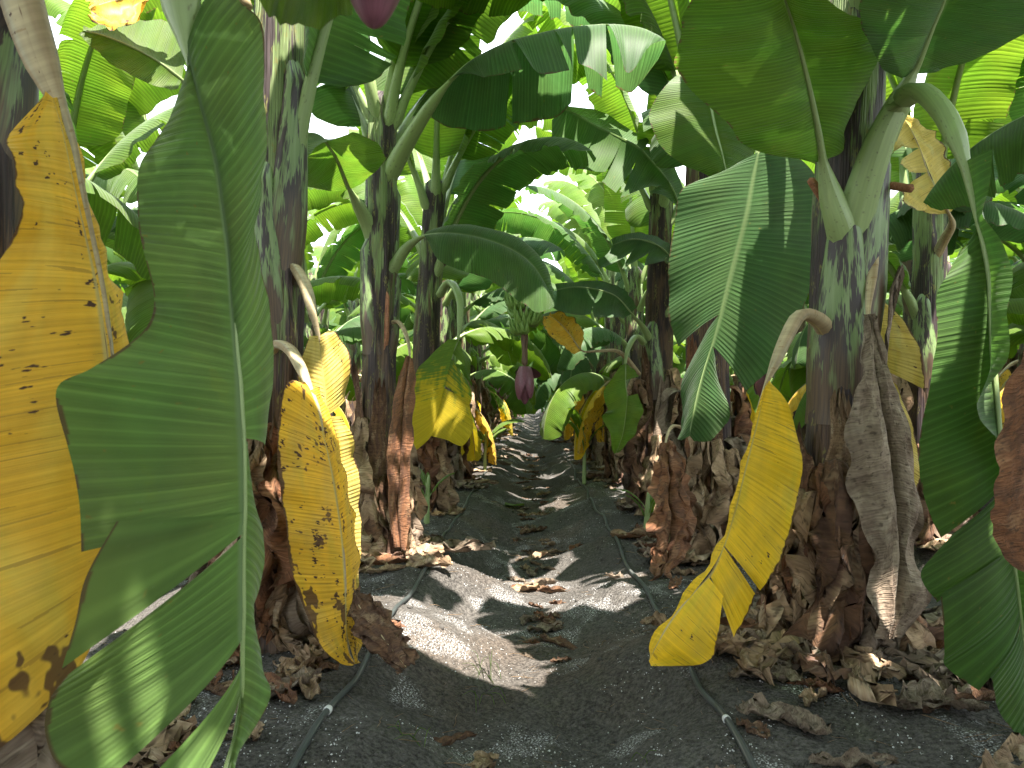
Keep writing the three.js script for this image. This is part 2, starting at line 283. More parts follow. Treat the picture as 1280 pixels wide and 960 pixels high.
// a banana leaf along an arching midrib, in its own frame: it leaves the stem's axis towards +x
const bladeWidth = (u) => Math.sqrt(clamp(1 - Math.pow(1 - clamp(u / 0.13), 2))) * (u < 0.5 ? 1 : Math.pow(clamp(1 - Math.pow((u - 0.5) / 0.5, 2.6)), 0.62)) + 0.004;
function leafProc(o) {
  const q = { len: 1.9, W: 0.29, e0: 1.1, D: 2, p: 1.5, fold0: 0.25, fold1: 0.5, roll: 0, sp: 0.16, tears: 5, seed: 1, nu: 34, nv: 5, curve: 0, start: 0.06, ripple: 0.022, ribR: 0.02, ribSides: 7, ...o };
  const r = rng(q.seed), N = 32, S = [];
  let pos = new THREE.Vector3(q.start, -0.1, 0);
  for (let k = 0; k <= N; k++) {
    const s = k / N, e = q.e0 - q.D * Math.pow(s, q.p), az = q.curve * s * s, T = new THREE.Vector3(Math.cos(e) * Math.cos(az), Math.sin(e), Math.cos(e) * Math.sin(az));
    const B = new THREE.Vector3(-Math.sin(az), 0, Math.cos(az)).applyAxisAngle(T, q.roll * smooth(0.05, 0.7, s)), Nn = new THREE.Vector3().crossVectors(B, T);
    S.push({ c: pos.clone(), T, B, N: Nn });
    pos.addScaledVector(T, q.len / N);
  }
  const at = (s) => { const k = Math.min(N - 1, Math.floor(s * N)), f = s * N - k, a = S[k], b = S[k + 1]; return { c: a.c.clone().lerp(b.c, f), T: a.T.clone().lerp(b.T, f), B: a.B.clone().lerp(b.B, f), N: a.N.clone().lerp(b.N, f) }; };
  const down = new THREE.Vector3(0, -1, 0);
  const point = (u, v, side, extra, vt) => {
    const f = at(clamp(q.sp + (1 - q.sp) * u, 0, 0.9999)), w = q.W * bladeWidth(u), D = f.N.clone().multiplyScalar(-0.65).addScaledVector(down, 0.35).normalize(), p = f.c.clone();
    const steps = Math.max(1, Math.round(v * 6));
    for (let k = 0; k < steps; k++) {
      const vv = (k + 0.5) / steps * v, a = q.fold0 + q.fold1 * vv + (vv > vt ? extra * (vv - vt) / (1 - vt) : 0);
      p.addScaledVector(f.B, side * Math.cos(a) * w * v / steps).addScaledVector(D, Math.sin(a) * w * v / steps);
    }
    return p.addScaledVector(f.T, 0.28 * w * v).addScaledVector(f.N, q.ripple * v * v * n2(u * 13 + q.seed, side * 3));
  };
  const g = buf();
  for (const side of [-1, 1]) {
    const cuts = [0]; for (let k = 0; k < q.tears; k++) cuts.push(0.06 + 0.9 * r()); cuts.push(1); cuts.sort((a, b) => a - b);
    const vts = cuts.map(() => 0.15 + 0.6 * r() * r() + 0.1 * r());
    for (let k = 0; k + 1 < cuts.length; k++) {
      const a = cuts[k], b = cuts[k + 1]; if (b - a < 0.004) continue;
      const vt = (vts[k] + vts[k + 1]) / 2, extra = q.tears ? (r() - 0.3) * 0.9 : 0, gap = q.tears ? Math.min(0.5, 0.012 / (b - a)) + 0.06 * r() : 0, uc = (a + b) / 2, shift = (r() - 0.5) * 0.02;
      grid(g, Math.max(2, Math.round(q.nu * (b - a))), q.nv, (u, v) => { const t = smooth(vt, 1, v), uu = mix(a, b, u); return point(clamp(uc + (uu - uc) * (1 - gap * t) + shift * t), v, side, extra, vt); },
        (u, v) => [mix(a, b, u), 0.5 + 0.5 * side * v], side < 0);
    }
  }
  const P = [], R = []; for (let k = 0; k <= 10; k++) { const s = k / 10 * 0.97; const f = at(s), rr = s < q.sp ? mix(q.ribR * 2.1, q.ribR, s / q.sp) : mix(q.ribR, 0.0025, (s - q.sp) / (1 - q.sp)); P.push(f.c.addScaledVector(f.N, -0.75 * rr * smooth(q.sp * 0.7, q.sp * 1.6, s))); R.push(rr); }
  return { blade: finish(g), rib: sweep(P, R, { sides: q.ribSides, n: 18, groove: 0.5, wide: 1.15 }) };
}
// a dead leaf hanging against the stem and down onto the soil
function deadHang({ h = 1, len = 0.9, w = 0.1, out = 0.06, rad = 0.14, seed = 1, nu = 26, nv = 8, crumple = 0.035, fold = 0.7, reach = 0.8 }) {
  const g = buf(), q = seed * 3.7;
  const path = (s) => {
    let y = h + 0.05 * Math.sin(Math.min(1, s * 6) * Math.PI) - len * Math.max(0, s - 0.06), x = rad + out * smooth(0, 0.12, s) + 0.05 * s + 0.05 * n2(s * 2.2, q);
    if (y < 0.035) { x += (0.035 - y) * reach; y = 0.035 + 0.03 * Math.abs(n2(s * 9, q)); }
    return [x, y, 0.09 * n2(s * 1.9, q + 4) * s];
  };
  grid(g, nu, nv, (s, t) => {
    const v = t * 2 - 1, [x, y, z] = path(s), wd = w * (0.12 + 0.88 * Math.pow(Math.sin(Math.PI * clamp(0.04 + s * 0.93)), 0.7)) * (1 + 0.3 * n2(s * 3 + q, v > 0 ? 2 : 5)), f = fold * (1 + 0.7 * n2(s * 2.4, q + 8));
    const p = new THREE.Vector3(x - Math.abs(v) * wd * Math.sin(f) + 0.35 * wd, y - 0.25 * Math.abs(v) * wd, z + v * wd * Math.cos(f));
    const k = crumple * smooth(0, 0.2, s);
    p.x += k * (n3(s * 5 * len + q, v * 2.2, 1) + 0.28 * n3(s * 11 * len, v * 4 + q, 3)); p.z += k * 0.8 * (n3(s * 5 * len, v * 2, 7 + q) + 0.2 * n3(s * 9, v * 4, q)); p.y += k * 0.7 * n3(s * 6 * len + 5, v * 3 + q, 9);
    p.y = Math.max(p.y, 0.006 + 0.012 * Math.abs(v)); return p;
  }, (s, t) => [s, t]);
  return finish(g);
}
// a scrap of dry leaf, curled and creased, lying on its lowest points
function scrap(seed, L, Wd, curl = 0.6) {
  const g = buf(), q = seed * 5.3;
  grid(g, 18, 8, (u, t) => {
    const v = t * 2 - 1, w = Wd * (0.3 + 0.7 * Math.sin(Math.PI * clamp(0.08 + 0.86 * u))) * (1 + 0.3 * n2(u * 5, q + (v > 0 ? 1 : 7))), a = curl * (1 + n2(u * 3, q + 3)) * v;
    const p = new THREE.Vector3((u - 0.5) * L + 0.25 * Wd * n3(u * 3, v * 2, q), Math.abs(Math.sin(a)) * w * 0.9, Math.sin(v * 1.3) * w * Math.cos(a * 0.6));
    p.y += 0.4 * Wd * n3(u * 3.2 + q, v * 1.6, 2) + 0.2 * Wd * n3(u * 8, v * 4 + q, 4); p.z += 0.45 * Wd * n2(u * 2.4, q + 9) + 0.15 * Wd * n3(u * 7, v * 4, q); return p;
  }, (u, t) => [u * 0.6 + 0.1, t]);
  const o = finish(g); o.computeBoundingBox(); o.translate(0, -o.boundingBox.min.y - 0.18 * (o.boundingBox.max.y - o.boundingBox.min.y), 0); return o;
}
// a leaf traced by rows from its midrib to its margin; each half is a list of strips, a new strip begins where the blade is torn
function tracedBlade(spec, o = {}) {
  const q = { nv: 9, res: 5, bulge: 0.1, ripple: 0.012, crumple: 0, freq: 9, seed: 1, ...o }, g = buf();
  const all = [...spec.L.flat(), ...spec.R.flat()], m0 = V(all[0]), far = all.reduce((a, b) => (V(b).distanceTo(m0) > V(a).distanceTo(m0) ? b : a)), total = V(far).distanceTo(m0) + 1e-6;
  for (const side of ['L', 'R']) for (const strip of spec[side]) {
    const A = strip.map((r) => V(r)), E = strip.map((r) => new THREE.Vector3(r[3], r[4], r[5])), n = strip.length - 1, U = A.map((a) => a.distanceTo(m0) / total), sg = side === 'L' ? -1 : 1;
    grid(g, n * q.res, q.nv, (s, v) => {
      const t = s * n, a = cat(A, t), e = cat(E, t), d = e.clone().sub(a), T = cat(A, Math.min(n, t + 0.3)).sub(cat(A, Math.max(0, t - 0.3))), w = d.length();
      const Nn = new THREE.Vector3().crossVectors(T, d).multiplyScalar(-sg); if (Nn.lengthSq() < 1e-10) Nn.set(0, 0, 1); Nn.normalize();
      const p = a.addScaledVector(d, v), u = catNum(U, t);
      p.addScaledVector(Nn, -q.bulge * w * Math.sin(Math.PI * Math.pow(v, 0.8)) + q.ripple * v * v * (n2(u * q.freq * 0.6 + q.seed, sg * 4) + 0.12 * n2(u * q.freq * 2.2, sg * 7 + q.seed)));
      if (q.crumple) { const c = q.crumple * (0.3 + 0.7 * v); p.x += c * n3(u * 8 + q.seed, v * 3 * sg, 1); p.y += c * 0.6 * n3(u * 9, v * 3 * sg + q.seed, 4); p.z += c * (n3(u * 7, v * 3 * sg, q.seed) + 0.25 * n3(u * 16, v * 6 * sg, q.seed + 3)); }
      return p;
    }, (s, v) => [clamp(catNum(U, s * n), 0.004, 0.996), 0.5 + 0.5 * sg * v], side === 'L');
  }
  return finish(g);
}
function finger(P, r, sides = 6, n = 6) { return sweep(P, [r * 0.45, r * 0.95, r, r * 0.95, r * 0.5, r * 0.22], { sides, n }); }
function makeBunch(parent, top, hang, hands, seed, { bud = true, budLen = 0.3, scale = 1, lifted = 0.9 } = {}) {   // a stalk through points, hands of fruit along it, the flower bud at its end
  const r = rng(seed), P = hang.map(V), stalk = mesh('fruit_stalk', sweep(P, P.map((_, i) => mix(0.03, 0.019, i / (P.length - 1)) * scale), { sides: 9, n: 40, wobble: 0.25 }), M.rachis, parent);
  hands.forEach(([t, size], k) => {
    const c = cat(P, t * (P.length - 1)), parts = [], turn = k * 2.1 + r();
    for (let row = 0; row < 2; row++) for (let i = 0; i < 8; i++) {
      const a = turn + (i - 3.5) * 0.33 + row * 0.16, L = size * (0.92 + 0.16 * r()), dx = Math.cos(a), dz = Math.sin(a), y = row * 0.035 * scale, pts = [];
      for (let s = 0; s < 6; s++) { const w = s / 5, out = 0.02 * scale + L * (0.72 * Math.sin(w * 1.35)), up = L * (-0.16 * Math.sin(w * 2.4) + 0.62 * w * w); pts.push(new THREE.Vector3(c.x + dx * out, c.y + y + up, c.z + dz * out)); }
      parts.push(finger(pts, 0.019 * scale * (0.9 + 0.2 * r())));
    }
    mesh('banana_hand', mergeGeometries(parts), M.fruit, stalk);
  });
  if (bud) flowerBud(stalk, P[P.length - 1], budLen, seed, lifted);
}
function flowerBud(parent, top, L, seed, lifted = 0.9) {
  const pr = [[0, 0], [0.14, 0.02], [0.2, 0.14], [0.21, 0.3], [0.195, 0.5], [0.16, 0.7], [0.1, 0.87], [0.045, 0.97], [0.002, 1]].map(([x, y]) => new THREE.Vector2(x * L, -y * L));
  const core = new THREE.LatheGeometry(new THREE.SplineCurve(pr).getPoints(22), 20); core.translate(top.x, top.y, top.z);
  const b = mesh('flower_bud', core, M.bract, parent);
  for (let k = 0; k < 4; k++) {                                        // overlapping bracts, the outer ones lifting at their lower edge
    const g = buf(), az = k * 1.9 + seed, open = k === 0 ? lifted : 0.03 * k;
    grid(g, 10, 8, (u, v) => {
      const e = v * 2 - 1, a = az + e * 1.15 * Math.pow(1 - u * u * 0.92, 0.6), s = clamp(u * (0.8 + 0.05 * k), 0, 0.96), base = L * (0.21 * Math.pow(Math.sin(Math.PI * clamp(0.1 + s * 0.85)), 0.6)) + 0.004 + 0.003 * k, rr = base + open * u * 0.4 * L, y = -s * L + open * u * 0.55 * L;
      return new THREE.Vector3(top.x + Math.cos(a) * rr, top.y + y, top.z + Math.sin(a) * rr);
    }, (u, v) => [u, v]);
    const m = mesh('bract', finish(g), M.bract, b); m.material.side = THREE.DoubleSide;
  }
}
const GREENS = [M.green, M.green2, M.green3, M.lime];
function addLeaf(plant, st, y, az, mat, o) {                           // a live leaf on a plant built by parameters
  const { blade, rib } = leafProc({ start: st.rad(y) * 0.55, ...o }), c = st.axis(y);
  const l = mesh('leaf', blade, mat, plant); l.position.copy(c); l.rotation.y = az; l.userData.grown = !o.kept;
  mesh('midrib', rib, o.dry ? M.petioleDry : M.petiole, l);
  return l;
}
function addDead(plant, az, o, mat) { const d = mesh('dead_leaf', deadHang(o), mat, plant); d.rotation.y = az; return d; }
function rowPlant(seed, { leaves = 9, dead = 9, detail = 1, bunch = false, yellow = 2, lowest = 1.25 } = {}) {
  const r = rng(seed), g = new THREE.Group(), st = makeStem({ h: 2.2 + 0.3 * r(), r0: 0.115 + 0.03 * r(), r1: 0.06 + 0.02 * r(), lean: [(r() - 0.5) * 0.3, (r() - 0.5) * 0.2], seed, n: Math.round(26 * detail) + 8, sides: detail < 0.7 ? 12 : 18 });
  const stem = mesh('pseudostem', st.geo, r() < 0.3 ? M.stemDry : M.stem[Math.floor(r() * 3)], g);
  for (let k = 0; k < leaves; k++) {
    const t = k / (leaves - 1), y = mix(lowest, st.h, Math.pow(t, 0.7)), az = seed + k * 2.4 + (r() - 0.5) * 0.7;
    const mat = GREENS[Math.floor(r() * 4)];
    addLeaf(g, st, y, az, k >= leaves - 3 || r() < 0.12 ? M.lime : mat, { seed: seed * 31 + k, len: mix(1.5, 2.15, r()) * (0.85 + 0.15 * t), W: 0.21 + 0.09 * r(), e0: mix(0.7, 1.42, t) + 0.12 * r(), D: mix(2.2, 1.15, t) + 0.5 * (r() - 0.5), p: mix(0.9, 1.6, t), fold0: 0.1 + 0.35 * r(), fold1: 0.3 + 0.6 * r(), roll: (r() - 0.5) * 1.0, tears: Math.floor((4 + 15 * r() * r()) * Math.min(1, detail)), nu: Math.round(34 * detail), nv: detail < 0.7 ? 3 : 5, curve: (r() - 0.5) * 0.7, ribSides: detail < 0.7 ? 5 : 7 });
    if (detail > 0.7) mesh('leaf_sheath', sheathGeo(st, az, y - 0.45 - 0.2 * r(), y, 1.4, 0.3, 0.013, 10, 8), M.sheath, stem);
  }
  for (let k = 0; k < yellow; k++) addLeaf(g, st, 0.85 + 0.4 * r(), r() * 6.28, [M.yellowA, M.yellowB, M.yellowC, M.yellowD, M.turning][Math.floor(r() * 5)], { dry: true, seed: seed * 17 + k, len: 0.9 + 0.3 * r(), W: 0.13 + 0.06 * r(), e0: 0.9, D: 2.5, p: 0.35, fold0: 0.4, fold1: 0.5, tears: 2, nu: 22, nv: 3, sp: 0.25, ribR: 0.013 });
  for (let k = 0; k < dead; k++) addDead(g, k * 2.4 + r() * 1.2, { h: 0.4 + 0.85 * r(), len: 0.6 + 0.65 * r(), w: 0.05 + 0.06 * r(), out: 0.02 + 0.07 * r(), rad: st.rad(0.5) * 0.9, seed: seed * 7 + k, nu: Math.round(22 * detail), nv: detail < 0.7 ? 5 : 7, crumple: 0.03 + 0.03 * r() }, DEAD[Math.floor(r() * 6)]);
  if (bunch) { const t = st.axis(st.h); makeBunch(g, t, [[t.x, st.h - 0.1, t.z], [t.x + 0.12, st.h + 0.12, t.z], [t.x + 0.34, st.h - 0.02, t.z], [t.x + 0.4, st.h - 0.4, t.z], [t.x + 0.42, st.h - 0.95, t.z], [t.x + 0.42, st.h - 1.25, t.z]], [[0.5, 0.19], [0.56, 0.18], [0.62, 0.18], [0.68, 0.17], [0.74, 0.15], [0.8, 0.13]], seed); }
  return g;
}
function farPlant(seed) {                                             // for plants too far away to show their parts
  const full = rowPlant(seed, { detail: 0.55, leaves: 10, dead: 7, yellow: 1 }), g = new THREE.Group(), bins = { leaf: [], midrib: [], dead_leaf: [] };
  full.updateMatrixWorld(true); let stem = null;
  full.traverse((o) => { if (!o.isMesh) return; if (o.name === 'pseudostem') stem = o; else if (bins[o.name]) { const c = o.geometry.clone().applyMatrix4(o.matrixWorld); bins[o.name].push(c); } });
  mesh('pseudostem', stem.geometry, stem.material, g);
  mesh('crown', mergeGeometries(bins.leaf), GREENS[seed % 4], g);
  mesh('petioles', mergeGeometries(bins.midrib), M.petiole, g);
  mesh('dead_leaf_skirt', mergeGeometries(bins.dead_leaf), DEAD[seed % 4], g);
  return g;
}
function place(proto, x, z, turn, scale, label, group) {
  const c = proto.clone(); c.name = numbered('banana_plant'); c.position.copy(onGround(x, z, -0.01)); c.rotation.y = turn; c.scale.setScalar(scale); scene.add(c);
  tag(c, label, 'banana plant', group); return c;
}

// ---------------------------------------------------------------- the near plants, each measured from the photograph
function nearPlant(x, z, label, o = {}) {
  const g = thing('banana_plant', onGround(x, z, -0.005), label, 'banana plant'), st = makeStem({ n: 56, sides: 32, ...o });
  const stem = mesh('pseudostem', st.geo, o.mat ?? M.stem[0], g);
  return { g, st, stem, base: g.position };
}
function traced(P, spec, mat, o = {}) {                               // o.stalk: world points of the petiole from the stem to the blade
  const name = o.dead ? 'dead_leaf' : 'leaf', geo = tracedBlade(spec, o); geo.translate(-P.base.x, -P.base.y, -P.base.z);
  const l = mesh(name, geo, mat, P.g), rows = (o.ribFrom === 'R' ? spec.R : spec.L).flat().map(V), pts = (o.stalk ?? []).map(V), k = pts.length;
  for (const p of rows) if (!pts.length || p.distanceTo(pts[pts.length - 1]) > 0.025) pts.push(p);
  const under = V(o.under ?? [0, -0.25, -1]);
  const r0 = o.r0 ?? 0.03, r1 = o.r1 ?? 0.016, R = pts.map((_, i) => (i < k ? mix(r0, r1, i / k) : mix(r1 * (o.fine ?? 0.55), 0.002, Math.pow((i - k) / Math.max(1, pts.length - 1 - k), 0.8))));
  pts.forEach((p, i) => p.addScaledVector(under, 1.2 * R[i] * smooth(k - 1.6, k + 0.6, i + (k ? 0 : 9))));                  // the midrib stands out on the underside only
  const rib = sweep(pts, R, { sides: 10, n: 46, groove: o.groove ?? 0.5, wide: 1.15, ref: o.ref ? V(o.ref) : null }); rib.translate(-P.base.x, -P.base.y, -P.base.z);
  mesh('midrib', rib, o.ribMat ?? M.petiole, l);
  if (o.label) l.userData.label = o.label;
  return l;
}
function sheath(P, az, y0, y1, p0, p1, lift) { mesh('leaf_sheath', sheathGeo(P.st, az, y0, y1, p0, p1, lift, 20, 16), M.sheath, P.stem); }
function flap(P, az, y0, y1, wide, seed, mat) {                        // a strip of old dry sheath standing off the stem
  const g = buf();
  grid(g, 22, 8, (u, v) => {
    const y = mix(y0, y1, u), e = v * 2 - 1, c = P.st.axis(y), a = az + e * wide * (1 - 0.7 * Math.pow(u, 3)) + 0.12 * n2(u * 3, seed), r = P.st.rad(y) + 0.012 + 0.05 * Math.pow(u, 6) + 0.012 * n3(u * 5, v * 3, seed) + 0.014 * e * e * Math.abs(n2(u * 4, seed + e));
    return new THREE.Vector3(c.x + Math.cos(a) * r, y + (u > 0.9 ? 0.05 * n2(v * 6, seed) : 0), c.z - Math.sin(a) * r);
  }, (u, v) => [u, v]);
  mesh('dry_sheath', finish(g), mat, P.stem);
}
function skirt(P, n, seed, o = {}) {                                   // dead leaves hanging round the foot
  const r = rng(seed);
  for (let k = 0; k < n; k++) addDead(P.g, (o.from ?? 0) + (o.arc ?? 6.28) * (k + 0.6 * r()) / n, { h: mix(o.h0 ?? 0.3, o.h1 ?? 0.95, r()), len: 0.55 + 0.5 * r(), w: 0.05 + 0.075 * r(), out: 0.02 + 0.06 * r(), rad: P.st.rad(0.4), seed: seed * 13 + k, nu: 40, nv: 12, crumple: 0.04 + 0.025 * r(), reach: 0.35 + 0.4 * r() }, DEAD[Math.floor(r() * 6)]);
}
function crown(P, list) { list.forEach(([y, az, o], k) => { addLeaf(P.g, P.st, y, az, o.mat ?? GREENS[k % 4], { nu: 60, nv: 8, seed: 900 + k * 7 + Math.round(P.base.x * 50 - P.base.z * 10), tears: 6, ...o }); }); }

function shade(P, n, from, y0 = 1.95) {                                // a full crown well above head height
  const r = rng(Math.round(P.base.z * 100) + 999);
  for (let k = 0; k < n; k++) { const t = k / n; addLeaf(P.g, P.st, mix(y0, P.st.h, t), from + k * 2.4, GREENS[k % 4], { nu: 44, nv: 6, seed: 700 + k + Math.round(P.base.z * -90), tears: Math.floor(3 + 8 * r()), len: 1.95 + 0.35 * r(), W: 0.3 + 0.06 * r(), e0: 1.15 + 0.2 * t, D: 1.35 + 0.25 * r(), p: 1.2, fold0: 0.1 + 0.2 * r(), fold1: 0.3 + 0.3 * r(), roll: (r() - 0.5) * 0.6 }); }
}
// left row, beside the camera: the big green leaf and the yellow leaf hang from it
const L0 = nearPlant(-0.99, -1.3, 'dark banana stem with a large torn green leaf and an orange-yellow leaf hanging before it', { seed: 3, r0: 0.13, r1: 0.085, mat: M.stem[2], lean: [-0.02, 0] });
traced(L0, {
  L: [[[-0.49,1.295,-1.06,-0.486,1.281,-1.06], [-0.465,1.212,-1.05,-0.497,1.196,-1.03], [-0.439,1.13,-1.04,-0.522,1.113,-1], [-0.423,1.05,-1.03,-0.514,1.047,-0.98], [-0.415,0.99,-1.03,-0.508,0.995,-0.98], [-0.407,0.929,-1.02,-0.492,0.939,-0.98], [-0.401,0.864,-1.02,-0.499,0.89,-0.97], [-0.396,0.821,-1.02,-0.557,0.839,-0.96], [-0.393,0.779,-1.02,-0.602,0.812,-0.96], [-0.39,0.736,-1.02,-0.593,0.739,-0.96], [-0.389,0.693,-1.02,-0.576,0.674,-0.96], [-0.388,0.651,-1.02,-0.564,0.612,-0.95]],
    [[-0.388,0.651,-1.02,-0.521,0.65,-0.95], [-0.388,0.638,-1.02,-0.553,0.583,-0.94], [-0.389,0.632,-1.02,-0.566,0.524,-0.94], [-0.389,0.622,-1.02,-0.58,0.473,-0.94]],
    [[-0.389,0.618,-1.02,-0.566,0.47,-0.93], [-0.389,0.566,-1.02,-0.588,0.429,-0.92], [-0.388,0.518,-1.02,-0.592,0.386,-0.92], [-0.389,0.497,-1.02,-0.566,0.348,-0.92], [-0.389,0.481,-1.02,-0.503,0.348,-0.93]],
    [[-0.389,0.447,-1.02,-0.47,0.347,-0.92], [-0.389,0.439,-1.02,-0.477,0.311,-0.92], [-0.389,0.418,-1.02,-0.428,0.321,-0.95]],
    [[-0.39,0.416,-1.02,-0.408,0.331,-0.98], [-0.393,0.386,-1.02,-0.414,0.291,-0.98], [-0.398,0.322,-1,-0.413,0.251,-0.98], [-0.405,0.231,-0.98,-0.413,0.21,-0.98]]],
  R: [[[-0.49,1.295,-1.06,-0.459,1.431,-1.1], [-0.465,1.212,-1.05,-0.41,1.358,-1.12], [-0.439,1.13,-1.04,-0.403,1.266,-1.13], [-0.423,1.05,-1.03,-0.387,1.166,-1.12], [-0.415,0.99,-1.03,-0.382,1.113,-1.1], [-0.407,0.929,-1.02,-0.393,1.039,-1.08], [-0.401,0.864,-1.02,-0.391,0.95,-1.1], [-0.396,0.821,-1.02,-0.39,0.871,-1.12], [-0.393,0.779,-1.02,-0.386,0.8,-1.12], [-0.39,0.749,-1.02,-0.382,0.732,-1.12]],
    [[-0.39,0.747,-1.02,-0.402,0.732,-1.08], [-0.388,0.672,-1.02,-0.403,0.639,-1.1], [-0.389,0.587,-1.02,-0.403,0.536,-1.1], [-0.389,0.481,-1.02,-0.4,0.433,-1.1], [-0.39,0.416,-1.02,-0.394,0.373,-1.08], [-0.398,0.322,-1,-0.39,0.302,-1.02], [-0.405,0.231,-0.98,-0.411,0.209,-1]]],
}, M.greenOld, { seed: 2, fine: 0.3, bulge: 0.09, ripple: 0.035, freq: 8, res: 8, nv: 14, stalk: [[-0.725,1.941,-1.28], [-0.582,1.69,-1.14], [-0.519,1.491,-1.08], [-0.505,1.369,-1.07]], r0: 0.05, r1: 0.017, ref: [0, 0, -1], label: 'large green leaf with a wavy upper half and long torn strips below' });
traced(L0, {
  L: [[[-0.769,1.283,-1.2,-0.777,1.291,-1.2], [-0.75,1.221,-1.2,-0.799,1.201,-1.14], [-0.73,1.131,-1.2,-0.777,1.134,-1.13], [-0.715,1.067,-1.2,-0.776,1.064,-1.13], [-0.698,0.997,-1.2,-0.807,0.99,-1.12], [-0.685,0.927,-1.2,-0.851,0.894,-1.1], [-0.673,0.838,-1.2,-0.881,0.789,-1.08], [-0.665,0.737,-1.2,-0.891,0.686,-1.08], [-0.66,0.636,-1.2,-0.877,0.572,-1.08], [-0.661,0.561,-1.2,-0.825,0.476,-1.06], [-0.669,0.51,-1.2,-0.787,0.38,-1.08], [-0.68,0.473,-1.2,-0.775,0.283,-1.12], [-0.7,0.448,-1.2,-0.811,0.332,-1.24], [-0.71,0.44,-1.2,-0.74,0.416,-1.22]]],
  R: [[[-0.769,1.283,-1.2,-0.768,1.287,-1.21], [-0.73,1.131,-1.2,-0.728,1.145,-1.23], [-0.698,0.997,-1.2,-0.705,1.02,-1.26], [-0.685,0.927,-1.2,-0.698,0.962,-1.28], [-0.673,0.838,-1.2,-0.679,0.854,-1.28], [-0.661,0.561,-1.2,-0.669,0.545,-1.28], [-0.71,0.44,-1.2,-0.712,0.423,-1.24]]],
}, M.yellowA, { seed: 5, bulge: 0.1, ripple: 0.02, freq: 12, res: 7, nv: 14, stalk: [[-0.961,1.765,-1.3], [-0.874,1.558,-1.24], [-0.825,1.434,-1.21], [-0.794,1.351,-1.2]], r0: 0.036, r1: 0.021, ribMat: M.petioleDry, ref: [0, 0, 1], label: 'orange-yellow leaf with brown spots and a ragged dark margin' });
traced(L0, {
  L: [[[-0.857,0.309,-1.3,-0.864,0.34,-1.25], [-0.857,0.263,-1.28,-0.893,0.308,-1.2], [-0.849,0.198,-1.25,-0.902,0.23,-1.18], [-0.84,0.111,-1.22,-0.875,0.108,-1.18]]],
  R: [[[-0.857,0.309,-1.3,-0.842,0.288,-1.32], [-0.857,0.263,-1.28,-0.807,0.228,-1.3], [-0.849,0.198,-1.25,-0.787,0.158,-1.28], [-0.84,0.111,-1.22,-0.8,0.076,-1.26]]],
}, M.deadRust, { dead: true, crumple: 0.03, seed: 3, stalk: [[-0.868,0.372,-1.36]], r0: 0.008, r1: 0.006, ribMat: M.petioleDry });
skirt(L0, 11, 31, { h1: 0.55 });
sheath(L0, 0.4, 1.1, 1.75, 1.5, 0.3);
shade(L0, 10, 0.5);

// left row, second: brown-blotched stem with two spotted yellow leaves
const L1 = nearPlant(-0.89, -2.57, 'blotched banana stem with two spotted yellow leaves hanging to the soil', { seed: 7, r0: 0.105, r1: 0.075, lean: [0.03, 0], mat: M.stem[0] });
traced(L1, {
  L: [[[-0.674,0.829,-2.3,-0.687,0.853,-2.28], [-0.649,0.776,-2.29,-0.729,0.852,-2.26], [-0.632,0.704,-2.29,-0.746,0.772,-2.24], [-0.607,0.61,-2.28,-0.748,0.661,-2.22], [-0.587,0.516,-2.27,-0.731,0.547,-2.2], [-0.567,0.4,-2.26,-0.712,0.433,-2.2], [-0.557,0.308,-2.25,-0.702,0.33,-2.2], [-0.552,0.215,-2.25,-0.66,0.205,-2.2], [-0.549,0.122,-2.25,-0.608,0.091,-2.2], [-0.542,0.064,-2.25,-0.56,0.044,-2.22], [-0.523,0.03,-2.25,-0.528,0.029,-2.24]]],
  R: [[[-0.674,0.829,-2.3,-0.658,0.839,-2.33], [-0.607,0.61,-2.28,-0.591,0.641,-2.34], [-0.567,0.4,-2.26,-0.546,0.422,-2.34], [-0.552,0.215,-2.25,-0.533,0.229,-2.34], [-0.549,0.122,-2.25,-0.52,0.078,-2.32], [-0.523,0.03,-2.25,-0.516,0.024,-2.28]]],
}, M.yellowB, { seed: 8, bulge: 0.08, ripple: 0.014, freq: 14, res: 7, nv: 14, stalk: [[-0.886,0.926,-2.5], [-0.834,0.981,-2.46], [-0.77,0.961,-2.4], [-0.716,0.898,-2.34]], r0: 0.022, r1: 0.015, ribMat: M.petioleDry, label: 'golden leaf speckled with dark brown, its tip on the soil' });
traced(L1, {
  L: [[[-0.707,1.01,-2.5,-0.733,1.008,-2.48], [-0.685,0.852,-2.49,-0.763,0.877,-2.46], [-0.666,0.645,-2.48,-0.761,0.646,-2.46], [-0.646,0.438,-2.48,-0.744,0.415,-2.46], [-0.627,0.286,-2.47,-0.687,0.237,-2.46], [-0.603,0.11,-2.46,-0.619,0.087,-2.45]]],
  R: [[[-0.707,1.01,-2.5,-0.673,1.033,-2.53], [-0.688,0.878,-2.49,-0.619,0.96,-2.55], [-0.674,0.748,-2.48,-0.626,0.8,-2.56]], [[-0.674,0.748,-2.48,-0.627,0.748,-2.5], [-0.663,0.619,-2.48,-0.596,0.64,-2.55], [-0.646,0.438,-2.48,-0.576,0.453,-2.56], [-0.627,0.286,-2.47,-0.581,0.272,-2.54], [-0.603,0.11,-2.46,-0.592,0.112,-2.5]]],
}, M.yellowD, { seed: 12, bulge: 0.1, ripple: 0.02, freq: 14, res: 7, nv: 12, stalk: [[-0.847,1.229,-2.55], [-0.806,1.248,-2.54], [-0.762,1.192,-2.52], [-0.729,1.102,-2.5]], r0: 0.024, r1: 0.017, ribMat: M.petioleDry });
